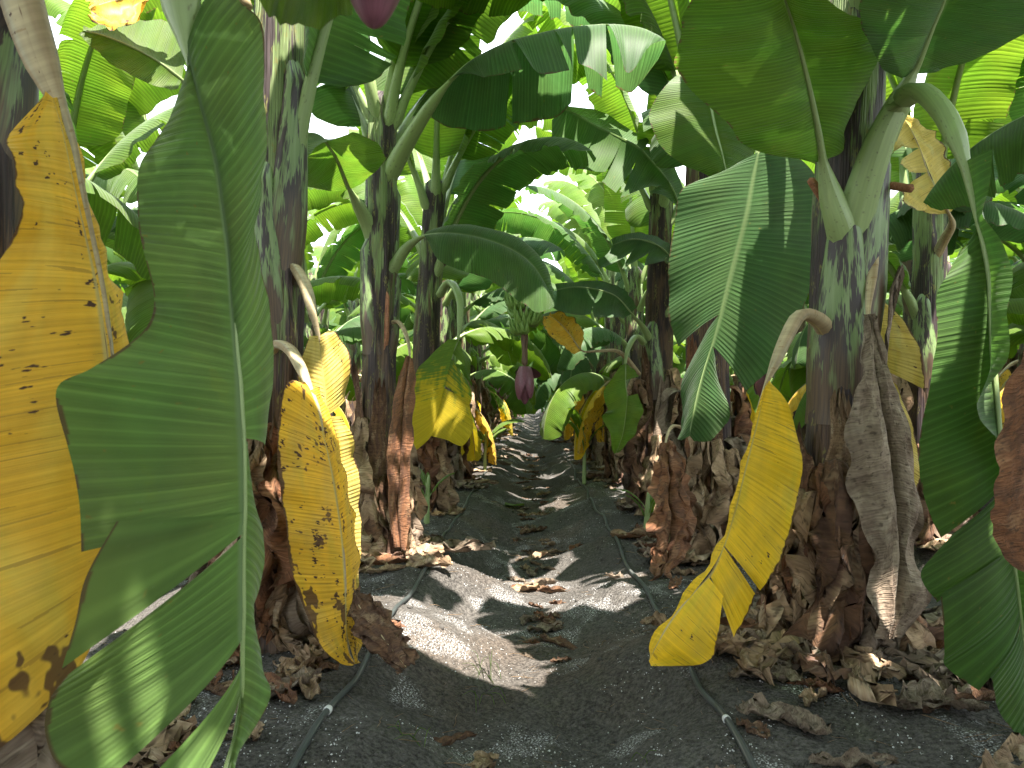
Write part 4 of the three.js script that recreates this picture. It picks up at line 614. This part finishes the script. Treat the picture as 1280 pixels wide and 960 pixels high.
traced(R2, {
  L: [[[0.779,2.289,-3.45,0.747,2.293,-3.45], [0.766,2.231,-3.44,0.624,2.238,-3.42], [0.782,2.115,-3.42,0.507,2.067,-3.38], [0.798,2,-3.4,0.546,1.925,-3.36], [0.821,1.887,-3.38,0.653,1.826,-3.36], [0.841,1.798,-3.38,0.793,1.771,-3.37]]],
  R: [[[0.779,2.289,-3.45,0.821,2.297,-3.46], [0.766,2.231,-3.44,0.929,2.245,-3.48], [0.782,2.115,-3.42,1.017,2.106,-3.5], [0.798,2,-3.4,1.023,1.978,-3.5], [0.821,1.887,-3.38,0.957,1.857,-3.46], [0.841,1.798,-3.38,0.87,1.786,-3.4]]],
}, M.green2, { under: [0, 0, 0.8], seed: 75, bulge: 0.08, res: 6, nv: 10, stalk: [[0.882,2.254,-4], [0.823,2.461,-3.8], [0.795,2.449,-3.6]], r0: 0.04, r1: 0.016, ref: [0, 0, 1] });
skirt(R2, 15, 142, { h1: 0.85 });
flap(R2, -1.5, 0.1, 0.9, 0.5, 33, M.deadBrown); flap(R2, -2.3, 0.1, 1.1, 0.5, 34, M.deadRust);
crown(R2, [[1.9, 1.5, { len: 2, e0: 1.2, D: 1.7 }], [2.1, 0.2, { len: 2, e0: 1.2, D: 1.7 }], [2.2, 2.5, { len: 2, e0: 1.3, D: 1.4 }], [2.3, 4.6, { len: 2, e0: 1.3, D: 1.4 }], [2.35, 5.7, { len: 1.9, e0: 1.4, D: 1, mat: M.lime }], [2.3, 3.0, { len: 2, e0: 1.36, D: 1.2, tears: 12, mat: M.green2 }], [2.3, 3.7, { len: 2, e0: 1.42, D: 1, tears: 8, mat: M.lime }]]);

const R3 = nearPlant(0.86, -5.5, 'fibrous brown stem with a ragged light green leaf hanging at its side', { seed: 33, r0: 0.125, r1: 0.075, mat: M.stemDry, lean: [0.05, 0] });
traced(R3, {
  L: [[[0.619,1.045,-5.25,0.587,1.039,-5.25], [0.619,0.909,-5.25,0.475,0.865,-5.22], [0.63,0.811,-5.25,0.497,0.735,-5.22], [0.618,0.691,-5.25,0.462,0.692,-5.2], [0.596,0.556,-5.25,0.507,0.557,-5.22], [0.553,0.442,-5.25,0.535,0.437,-5.24]]],
  R: [[[0.619,1.045,-5.25,0.665,1.029,-5.27], [0.619,0.936,-5.25,0.723,0.964,-5.3]], [[0.63,0.827,-5.25,0.712,0.844,-5.3], [0.618,0.691,-5.25,0.739,0.701,-5.3], [0.596,0.556,-5.25,0.664,0.539,-5.27], [0.553,0.442,-5.25,0.564,0.442,-5.25]]],
}, M.lime, { seed: 77, bulge: 0.08, ripple: 0.03, res: 6, nv: 9, stalk: [[0.774,1.193,-5.42], [0.704,1.243,-5.35], [0.64,1.15,-5.28]], r0: 0.025, r1: 0.012 });
traced(R3, {                                                           // torn leaf that arches out over the furrow
  L: [[[0.926,2.03,-4.9,0.847,2.055,-4.8], [0.855,2.194,-4.9,0.711,2.083,-4.75]], [[0.855,2.194,-4.9,0.736,2.114,-4.72], [0.691,2.417,-4.95,0.54,2.068,-4.8]], [[0.691,2.417,-4.95,0.508,2.093,-4.78], [0.574,2.508,-5,0.425,2.173,-4.85]], [[0.574,2.508,-5,0.45,2.239,-4.85], [0.417,2.601,-5.05,0.277,2.271,-4.9]], [[0.417,2.601,-5.05,0.302,2.332,-4.9], [0.278,2.706,-5.1,0.137,2.376,-5], [0.182,2.745,-5.1,0.117,2.647,-5.05]]],
  R: [[[0.926,2.03,-4.9,0.986,2.055,-5], [0.855,2.194,-4.9,0.964,2.272,-5.1], [0.691,2.417,-4.95,0.834,2.541,-5.2]], [[0.691,2.417,-4.95,0.78,2.553,-5.2], [0.417,2.601,-5.05,0.564,2.733,-5.3], [0.278,2.706,-5.1,0.372,2.813,-5.3], [0.182,2.745,-5.1,0.218,2.799,-5.2]]],
}, M.green, { seed: 79, bulge: 0.1, res: 6, nv: 8, stalk: [[0.943,1.76,-5.45], [0.981,1.878,-5.2], [0.965,1.966,-5]], r0: 0.035, r1: 0.018, label: 'torn leaf arching over the furrow from the fibrous stem' });
traced(R3, {
  L: [[[0.969,1.662,-5.2,0.918,1.627,-5.15], [0.888,1.762,-5.1,0.872,1.672,-4.95]], [[0.888,1.762,-5.1,0.838,1.689,-4.93], [0.799,1.806,-5,0.694,1.645,-4.85]], [[0.799,1.806,-5,0.675,1.696,-4.85], [0.689,1.833,-4.95,0.548,1.617,-4.8]], [[0.689,1.833,-4.95,0.529,1.677,-4.8], [0.602,1.833,-4.95,0.421,1.631,-4.82], [0.504,1.798,-4.95,0.394,1.679,-4.86]]],
  R: [[[0.969,1.662,-5.2,1.026,1.705,-5.3], [0.799,1.806,-5,0.915,1.867,-5.25], [0.689,1.833,-4.95,0.756,1.922,-5.2], [0.602,1.833,-4.95,0.632,1.912,-5.15], [0.504,1.798,-4.95,0.504,1.849,-5.05]]],
}, M.green3, { seed: 83, bulge: 0.12, res: 6, nv: 8, stalk: [[0.904,1.365,-5.46], [0.986,1.509,-5.35]], r0: 0.03, r1: 0.014 });
traced(R3, {
  L: [[[0.658,1.382,-5.2,0.592,1.339,-5.1], [0.54,1.488,-5.1,0.524,1.334,-4.95], [0.404,1.529,-5.05,0.375,1.327,-4.88]], [[0.404,1.529,-5.05,0.355,1.337,-4.88], [0.263,1.545,-5.05,0.244,1.344,-4.9], [0.147,1.525,-5.05,0.134,1.386,-4.95]]],
  R: [[[0.658,1.382,-5.2,0.703,1.437,-5.3], [0.54,1.488,-5.1,0.616,1.559,-5.3], [0.404,1.529,-5.05,0.447,1.607,-5.25], [0.263,1.545,-5.05,0.281,1.6,-5.2], [0.147,1.525,-5.05,0.138,1.564,-5.1]]],
}, M.green3, { seed: 85, bulge: 0.14, res: 6, nv: 8, stalk: [[0.829,1.195,-5.45], [0.759,1.298,-5.35]], r0: 0.028, r1: 0.013 });
traced(R3, {
  L: [[[0.317,1.128,-5.1,0.272,1.104,-5.05], [0.241,1.219,-5.05,0.145,1.172,-4.98], [0.166,1.299,-5,0.072,1.263,-4.95], [0.094,1.351,-5,0.052,1.338,-4.98]]],
  R: [[[0.317,1.128,-5.1,0.331,1.195,-5.15], [0.241,1.219,-5.05,0.298,1.3,-5.12], [0.166,1.299,-5,0.212,1.361,-5.1], [0.094,1.351,-5,0.105,1.374,-5.02]]],
}, M.yellowA, { seed: 87, bulge: 0.15, ripple: 0.03, res: 6, nv: 8, stalk: [[0.742,0.969,-5.44], [0.587,1.129,-5.3], [0.431,1.134,-5.2]], r0: 0.02, r1: 0.01, ribMat: M.petioleDry, label: 'orange-yellow leaf hanging over the far furrow' });
skirt(R3, 15, 163, { h1: 1 });
flap(R3, -1.4, 0.1, 0.95, 0.5, 43, M.deadGrey); flap(R3, -2.4, 0.1, 1.15, 0.5, 44, M.deadBrown); flap(R3, -0.6, 0.1, 0.9, 0.5, 45, M.deadRust);
sheath(R3, -2.2, 0.8, 1.35, 1.4, 0.4, 0.018);
crown(R3, [[1.5, 2.9, { len: 1.6, e0: 0.9, D: 1.9 }], [1.9, 1.5, { len: 2, e0: 1.2, D: 1.7 }], [2.1, 0.2, { len: 2, e0: 1.2, D: 1.7 }], [2.2, 4.8, { len: 2, e0: 1.3, D: 1.4 }], [2.3, 3.4, { len: 1.9, e0: 1.4, D: 1.2, mat: M.lime }], [2.2, 2.7, { len: 1.9, e0: 1.2, D: 1.5, mat: M.green2, tears: 12 }], [2.3, 4.1, { len: 1.9, e0: 1.3, D: 1.3, tears: 12 }], [1.8, 3.7, { len: 1.7, e0: 1.1, D: 1.8 }]]);

// a plant beside the camera whose flower bud hangs into the top of the view
const C0 = nearPlant(-0.98, -0.05, 'banana plant beside the camera whose purple flower bud hangs in from above', { seed: 39, r0: 0.13, r1: 0.09, h: 2.3, lean: [0.08, 0], mat: M.stem[2] });
{
  const w = [[-0.85, 2.25, -0.1], [-0.62, 2.45, -0.3], [-0.32, 2.2, -0.55], [-0.19, 1.85, -0.68], [-0.155, 1.6, -0.71], [-0.152, 1.402, -0.72]].map(([x, y, z]) => [x - C0.base.x, y - C0.base.y, z - C0.base.z]);
  makeBunch(C0.g, null, w, [[0.42, 0.17], [0.5, 0.17], [0.57, 0.16], [0.64, 0.14]], 9, { budLen: 0.25, lifted: 0.02 });
}
traced(C0, {
  L: [[[-0.269,1.23,-0.75,-0.271,1.187,-0.74], [-0.244,1.227,-0.76,-0.252,1.176,-0.75], [-0.218,1.228,-0.77,-0.223,1.173,-0.76], [-0.192,1.229,-0.78,-0.186,1.199,-0.78]]],
  R: [[[-0.269,1.23,-0.75,-0.276,1.266,-0.77], [-0.244,1.227,-0.76,-0.249,1.286,-0.79], [-0.218,1.228,-0.77,-0.222,1.283,-0.8], [-0.192,1.229,-0.78,-0.188,1.242,-0.79]]],
}, M.lime, { seed: 81, bulge: 0.1, stalk: [[-0.316,1.234,-0.4], [-0.305,1.246,-0.5], [-0.294,1.236,-0.66]], r0: 0.03, r1: 0.008 });
shade(C0, 11, 0.9);
crown(C0, [[2.0, 0.52, { len: 1.75, W: 0.33, e0: 0.95, D: 1.2, p: 1.2, fold0: 0.05, fold1: 0.15, tears: 5, kept: true }]]);  // extra unseen leaf overhead, placed to shade the large torn green leaf
console.log('near plants');

// ---------------------------------------------------------------- the rows: copies of a few plants, each turned, scaled and placed
{
  const r = rng(77), near = [101, 102, 103, 104, 105, 106].map((s, i) => rowPlant(s, { bunch: i === 2, leaves: 9 + (i % 3), dead: 10, lowest: 1.1 + 0.15 * (i % 3) })), far = [201, 202, 203, 204].map(farPlant);
  const nth = ['fifth', 'sixth', 'seventh', 'eighth', 'ninth', 'tenth', 'eleventh', 'twelfth', 'thirteenth', 'fourteenth', 'fifteenth', 'sixteenth']; let k = 0;
  for (let d = 7; d < 52; d += d < 19 ? 1.02 : 1.42) for (const s of [-1, 1]) {
    const kind = d < 19 ? near[k++ % 6] : far[k++ % 4];
    place(kind, s * (0.84 + 0.2 * r()), -d - 0.4 * r(), r() * 6.28, 0.88 + 0.24 * r(), d < 19 ? `${nth[Math.round((d - 7) / 1.02)]} banana plant along the row ${s < 0 ? 'left' : 'right'} of the furrow, with a skirt of dead leaves` : s < 0 ? 'distant banana plant near the far end of the left row' : 'distant banana plant near the far end of the right row', s < 0 ? (d < 19 ? 'left row of banana plants' : 'far end of the left row') : d < 19 ? 'right row of banana plants' : 'far end of the right row');
  }
  for (const s of [-1, 1]) for (let row = 1; row <= 3; row++) for (let d = -1.2 + row * 0.4; d < [0, 24, 26, 28][row]; d += 1.55) {
    const x = s * (0.93 + 1.87 * row) + 0.3 * (r() - 0.5), z = -d - 0.5 * r();
    if (s > 0 && row === 1 && Math.abs(z + 4.6) < 0.8) { r(); r(); continue; }
    if (d > 0 && Math.abs(x) / (d + 0.6) > 1.15) { r(); r(); continue; }
    const kind = row < 3 && d < 13 ? near[k++ % 6] : far[k++ % 4];
    place(kind, x, z, r() * 6.28, 0.88 + 0.24 * r(), `banana plant in the ${['', 'second', 'third', 'fourth'][row]} row ${s < 0 ? 'to the left' : 'to the right'}, seen between the nearer stems`, `${['', 'second', 'third', 'fourth'][row]} row ${s < 0 ? 'left' : 'right'}`);
  }
  for (const [x, z, t] of [[3.55, -5.1, 0.4], [4.3, -6.6, 2.2], [-3.7, -5.6, 1.1]]) place(near[k++ % 6], x, z, t, 1.14, `tall banana plant standing between the ${x > 4 ? 'third and fourth' : 'second and third'} rows to the ${x < 0 ? 'left' : 'right'}`, 'tall plants between the side rows');
  // and behind the camera, whose crowns shade the near soil
  for (const [x, z] of [[0.98, 0.1], [-0.95, 1.3], [0.95, 1.45], [-0.95, 2.7], [0.95, 2.8]]) place(near[k++ % 6], x, z, r() * 6.28, 1, 'banana plant behind the camera whose crown shades the near soil', 'plants behind the camera');
}
console.log('rows');

// the plantation far beyond, one mass of leaves
{
  const r = rng(5), { blade } = leafProc({ seed: 3, nu: 12, nv: 2, tears: 4, e0: 1, D: 2 }), n = 2600, inst = new THREE.InstancedMesh(blade, M.green2, n), m = new THREE.Matrix4(), q = new THREE.Quaternion();
  for (let k = 0; k < n; k++) {
    const side = k % 3; let x, z;
    if (side === 0) { z = -53 - 12 * r(); x = (r() - 0.5) * 60; } else { z = -2 - 55 * r(); x = (side === 1 ? -1 : 1) * (9 + 8 * r()); }
    q.setFromEuler(new THREE.Euler((r() - 0.5) * 0.5, r() * 6.28, (r() - 0.5) * 0.5));
    m.compose(new THREE.Vector3(x, 0.3 + 2.6 * r(), z), q, new THREE.Vector3().setScalar(0.9 + 0.4 * r())); inst.setMatrixAt(k, m);
  }
  inst.name = 'distant_banana_foliage'; inst.castShadow = inst.receiveShadow = true; scene.add(inst);
  tag(inst, 'far mass of banana leaves closing the plantation behind the rows', 'foliage', null, 'stuff');
}

// ---------------------------------------------------------------- drip pipes
function pipe(xs, z0, z1, label, group) {
  const r = rng(Math.round(xs * 100)), P = [], n = Math.ceil((z0 - z1) / 0.12);
  for (let k = 0; k <= n; k++) { const z = mix(z0, z1, k / n), x = xs + 0.03 * n2(z * 0.45, xs * 9) + 0.006 * n2(z * 1.6, xs); P.push(new THREE.Vector3(x, (groundH(x, z - 0.08) + groundH(x, z) + groundH(x, z + 0.08)) / 3 + 0.009, z)); }
  const t = thing('drip_pipe', new THREE.Vector3(0, 0, 0), label, 'hose', group);
  const b = mesh('hose', sweep(P, P.map(() => 0.0088), { sides: 10, n: Math.min(600, n * 3) }), M.pipe, t);
  return { t, P };
}
const lp = pipe(-0.535, 0.6, -26, 'dark drip irrigation hose on the bed left of the furrow', 'drip hoses'), rp = pipe(0.465, 0.6, -26, 'dark drip irrigation hose on the bed right of the furrow', 'drip hoses');
pipe(1.28, 0.6, -12, 'dark drip hose behind the stout stem with the bright yellow leaf', 'drip hoses');
for (const [o, z, w] of [[lp, -1.94, 0.03], [rp, -1.98, 0.02]]) {
  const i = o.P.findIndex((p) => p.z < z), a = o.P[i - 1], b = o.P[i], c = a.clone().lerp(b, 0.5), d = b.clone().sub(a).setLength(w / 2);
  mesh('hose_joint', sweep([c.clone().sub(d), c, c.clone().add(d)], [0.0105, 0.011, 0.0105], { sides: 14, n: 6 }), M.plastic, o.t);
}

// ---------------------------------------------------------------- dead leaves lying about
{
  const r = rng(404), kinds = []; for (let k = 0; k < 12; k++) kinds.push(scrap(k + 1, 0.14 + 0.02 * k, 0.03 + 0.004 * (k % 6), 0.5 + 0.12 * (k % 5)));
  function litter(x, z, kind, turn, sc, mat, label, group) { const o = mesh(numbered('dry_leaf'), kinds[kind % 12], mat, scene); o.position.copy(onGround(x, z)); o.rotation.set((r() - 0.5) * 0.2, turn, (r() - 0.5) * 0.2); o.scale.setScalar(sc); tag(o, label, 'dry leaf', group); return o; }
  // single ones, told apart by where they lie
  const one = [
    [[-0.141,0.053,-2], 3, 1.2, 0.75, 1, 'curled tan dry leaf lying on the soil below the broad sunlit patch'],
    [[-0.24,0.069,-2.05], 6, 0.5, 0.7, 0, 'dark creased dry leaf beside the trailing tip of the spotted yellow leaf'],
    [[-0.677,0.023,-2.2], 9, 2.2, 1.0, 1, 'bundle of tan dry leaf folded at the foot of the spotted yellow leaves'],
    [[-0.706,0.014,-2.1], 11, 1.1, 0.8, 2, 'grey-tan dry leaf bent double beside the left hose'],
    [[-0.082,0.031,-1.66], 10, 0.1, 0.9, 0, 'long dark shrivelled leaf lying across the bottom of the furrow'],
    [[0.416,0.036,-1.72], 2, 0.4, 0.6, 2, 'small grey dry leaf lying against the right hose'],
    [[0.71,0.036,-1.75], 8, 0.2, 0.7, 2, 'grey leaf skeleton flat on the soil before the stout stem'],
    [[1.007,0.057,-1.68], 11, 0.9, 1.1, 1, 'large tan curled dry leaf at the right edge of the bed'],
    [[0.471,0.044,-2.75], 4, 2.6, 0.9, 1, 'pale tan dry leaf poking out behind the bright yellow leaf'],
    [[0.393,0.058,-3.75], 7, 1.9, 0.8, 2, 'grey curled dry leaf crossing the right hose'],
    [[0.288,0.092,-4.9], 5, 1.0, 1.0, 3, 'reddish dry leaf on the right slope of the furrow'],
    [[-0.558,0.094,-4.2], 8, 0.6, 1.0, 1, 'pale dry leaf by the left hose, below the rust-brown hanging leaf'],
    [[0.118,0.038,-3.6], 1, 0.2, 0.6, 0, 'small dark dry leaf on the furrow floor beside the sunlit strip'],
    [[0.042,0.034,-3.45], 0, 1.4, 0.6, 2, 'small curled grey dry leaf on the furrow floor'],
    [[0.527,0.015,-1.9], 1, 2.0, 0.7, 0, 'little brown dry leaf near the right hose joint'],
  ];
  for (const [p, k, turn, sc, m, label] of one) litter(p[0], p[2], k, turn, sc, DEAD[m], label);
  const spots = [['crumpled dry leaf among the litter on the furrow floor', 'litter along the furrow floor', 90, () => { const d = 2.9 + 11 * Math.pow(r(), 1.3); return [(r() - 0.5) * (0.16 + 0.02 * d), -d]; }],
    ['crumpled dry leaf at the feet of the left row', 'litter under the left row', 100, () => [-0.66 - 0.4 * r(), -1.7 - 11 * Math.pow(r(), 1.4)]],
    ['crumpled dry leaf at the feet of the right row', 'litter under the right row', 130, () => [0.6 + 0.5 * r(), -1.9 - 11 * Math.pow(r(), 1.4)]]];
  for (const [label, group, n, f] of spots) for (let k = 0; k < n; k++) { const [x, z] = f(), m = n === 90 ? [0, 0, 1, 2, 3, 0][Math.floor(r() * 6)] : Math.floor(r() * 6); litter(x, z, Math.floor(r() * 12), r() * 6.28, n === 90 ? 0.3 + 0.5 * r() : 0.45 + 1.1 * r() * r(), DEAD[m], ['dark brown', 'pale tan', 'grey', 'rust-brown', 'pale tan', 'grey'][m] + ' ' + label, group); }
  const g = buf(); grid(g, 10, 4, (u, t) => { const v = t * 2 - 1, w = 0.05 * Math.sin(Math.PI * clamp(0.05 + 0.9 * u)); return new THREE.Vector3((u - 0.5) * 0.3, 0.012 + 0.012 * n2(u * 4, v * 2) + 0.01 * Math.abs(v), v * w); }, (u, t) => [u, t]);
  const o = mesh(numbered('fallen_leaf'), finish(g), M.lime, scene), c = [-0.24,0.075,-7]; o.position.copy(onGround(c[0], c[2])); o.rotation.y = -0.2; tag(o, 'fresh green fallen leaf scrap on the left slope of the furrow', 'leaf');
}

// ---------------------------------------------------------------- young suckers and grass blades
function sucker(px, h, seed, label, narrow = 0.02) {
  const p = onGround(px[0], px[2], -0.01), g = thing('banana_sucker', p, label, 'sucker', null), r = rng(seed), st = makeStem({ h: h * 0.75, r0: 0.022, r1: 0.01, seed, n: 12, sides: 10, lean: [0.02, 0] });
  const s2 = sweep([new THREE.Vector3(0, -0.05, 0), new THREE.Vector3(0.005, h * 0.4, 0), new THREE.Vector3(0.015, h * 0.8, 0)], [0.022, 0.016, 0.008], { sides: 10, n: 10 });
  mesh('shoot', s2, M.petiole, g);
  for (let k = 0; k < 4; k++) { const { blade, rib } = leafProc({ seed: seed * 5 + k, len: h * (0.6 + 0.3 * r()), W: narrow * (0.8 + 0.5 * r()), e0: 1.4 - 0.12 * k, D: 0.8 + 0.9 * r(), tears: 0, start: 0.004, ribR: 0.003, nu: 16, nv: 3, ripple: 0.004 }); const l = mesh('leaf', blade, M.lime, g); l.position.set(0.01, h * (0.5 + 0.08 * k), 0); l.rotation.y = k * 2.2 + seed; mesh('midrib', rib, M.petiole, l); }
}
sucker([0.662,0.019,-4.6], 0.34, 3, 'small pale green sucker shoot beside the rust-orange dead leaf');
sucker([0.487,0.328,-7.6], 0.75, 4, 'tall thin sucker shoot at the foot of the right row', 0.03);
sucker([-0.554,0.443,-8.6], 0.62, 6, 'bright green young sucker beside the left row stems', 0.07);
sucker([-0.701,0.073,-5], 0.4, 8, 'slender sucker below the half-yellow leaf');
sucker([0.897,0.035,-2.5], 0.34, 9, 'green sucker shoot among dead leaves at the foot of the stout stem', 0.012);
{
  const r = rng(61), parts = [];
  for (const [c, n, s] of [[[-0.154,0.066,-2.65], 9, 0.09], [[-0.135,0.041,-2.45], 6, 0.06], [[0.237,0.021,-1.9], 4, 0.05], [[-0.299,0.054,-1.95], 5, 0.05]]) for (let k = 0; k < n; k++) {
    const x = c[0] + (r() - 0.5) * 0.1, z = c[2] + (r() - 0.5) * 0.1, a = r() * 6.28, L = s * (0.6 + r()), y = groundH(x, z);
    parts.push(sweep([new THREE.Vector3(x, y - 0.005, z), new THREE.Vector3(x + Math.cos(a) * L * 0.5, y + L * 0.6, z + Math.sin(a) * L * 0.5), new THREE.Vector3(x + Math.cos(a) * L * 1.2, y + L * 0.55, z + Math.sin(a) * L * 1.2)], [0.0014, 0.0012, 0.0004], { sides: 4, n: 6 }));
  }
  tag(mesh('grass_blades', mergeGeometries(parts), M.lime, scene), 'thin green grass blades sprouting from the bare soil', 'grass', null, 'stuff');
}
// soil crumbs, white granules and dry fibres scattered over the beds
{
  const r = rng(88), m = new THREE.Matrix4(), q = new THREE.Quaternion();
  const scatter = (name, geo, mat, n, size, label, where) => {
    const o = new THREE.InstancedMesh(geo, mat, n);
    for (let k = 0; k < n; k++) { const [x, z] = where(), s = size * (0.4 + 1.2 * r() * r()); q.setFromEuler(new THREE.Euler(r() * 6, r() * 6, r() * 6)); m.compose(new THREE.Vector3(x, groundH(x, z) + 0.2 * s, z), q, new THREE.Vector3(s, s * (0.6 + 0.5 * r()), s)); o.setMatrixAt(k, m); }
    o.name = name; o.castShadow = o.receiveShadow = true; scene.add(o); tag(o, label, 'soil', null, 'stuff');
  };
  const bit = new THREE.IcosahedronGeometry(1, 0), any = () => [(r() - 0.5) * 3.2, -1.35 - 7 * Math.pow(r(), 2)];
  scatter('soil_crumbs', bit, solid({ color: new THREE.Color(0.058, 0.053, 0.048), roughness: 1 }), 16000, 0.0042, 'loose dark crumbs of volcanic soil', any);
  scatter('soil_clods', new THREE.IcosahedronGeometry(1, 1), solid({ color: new THREE.Color(0.062, 0.057, 0.052), roughness: 1 }), 900, 0.008, 'small clods of dark soil lying on the beds', any);
  scatter('white_granules', bit, solid({ color: new THREE.Color(0.5, 0.5, 0.5), roughness: 0.9 }), 9000, 0.0022, 'white granules sprinkled over the dark soil', () => { for (let t = 0; t < 30; t++) { const p = any(); if (fbm(p[0] * 2.1 + 40, p[1] * 2.1) + 0.2 * r() > 0.25) return p; } return any(); });
  const fib = sweep([new THREE.Vector3(-1, 0, 0), new THREE.Vector3(-0.3, 0.1, 0.12), new THREE.Vector3(0.4, 0.02, -0.05), new THREE.Vector3(1, 0.1, 0.1)], [0.03, 0.035, 0.03, 0.015], { sides: 4, n: 6 });
  const o = new THREE.InstancedMesh(fib, M.deadTan, 900);
  for (let k = 0; k < 900; k++) { const [x, z] = any(), s = 0.012 + 0.05 * r() * r(); q.setFromEuler(new THREE.Euler((r() - 0.5) * 0.3, r() * 6.28, (r() - 0.5) * 0.3)); m.compose(new THREE.Vector3(x, groundH(x, z) + 0.003, z), q, new THREE.Vector3(s, s, s)); o.setMatrixAt(k, m); }
  o.name = 'dry_fibres'; o.castShadow = o.receiveShadow = true; scene.add(o); tag(o, 'thin dry plant fibres strewn over the soil', 'fibres', null, 'stuff');
}

// nothing grown by rule hangs into the open path before the camera, and where the sun reaches down through the crowns there are no leaves in its way
{
  scene.updateMatrixWorld(true);
  const lit = [[-0.208,-0.069,-2.95], [0.246,-0.053,-4.2], [0.204,-0.046,-6.2], [0.801,1.505,-2.9], [0.761,1.309,-2.9], [0.082,2.449,-3.5], [0.207,2.424,-3.45], [-0.212,1.189,-0.75], [-1.176,1.811,-2.2]];
  const low = [], v = new THREE.Vector3();
  scene.traverse((o) => {
    if (!o.isMesh || !o.userData.grown) return;
    const a = o.geometry.attributes.position;
    for (let i = 0; i < a.count; i += 3) { v.fromBufferAttribute(a, i).applyMatrix4(o.matrixWorld); const d = -v.z; if (d > -0.2 && d < 2.45 && Math.abs(v.x) < 0.15 + 0.72 * d && v.y < 0.95 + 0.56 * d) { low.push(o); break; } }
  });
  for (const o of low) o.parent.remove(o);
  const leaves = []; scene.traverse((o) => { if (o.isMesh && o.userData.grown) leaves.push(o); });
  const ray = new THREE.Raycaster(); ray.far = 9; const gone = new Set();
  for (const p of lit) { ray.set(V(p).addScaledVector(SUN, 0.03), SUN); for (const h of ray.intersectObjects(leaves, true)) gone.add(h.object.userData.grown ? h.object : h.object.parent); }
  for (const o of gone) o.parent.remove(o);
  console.log('leaves left out', low.length, gone.size);
}

renderer.render(scene, camera);
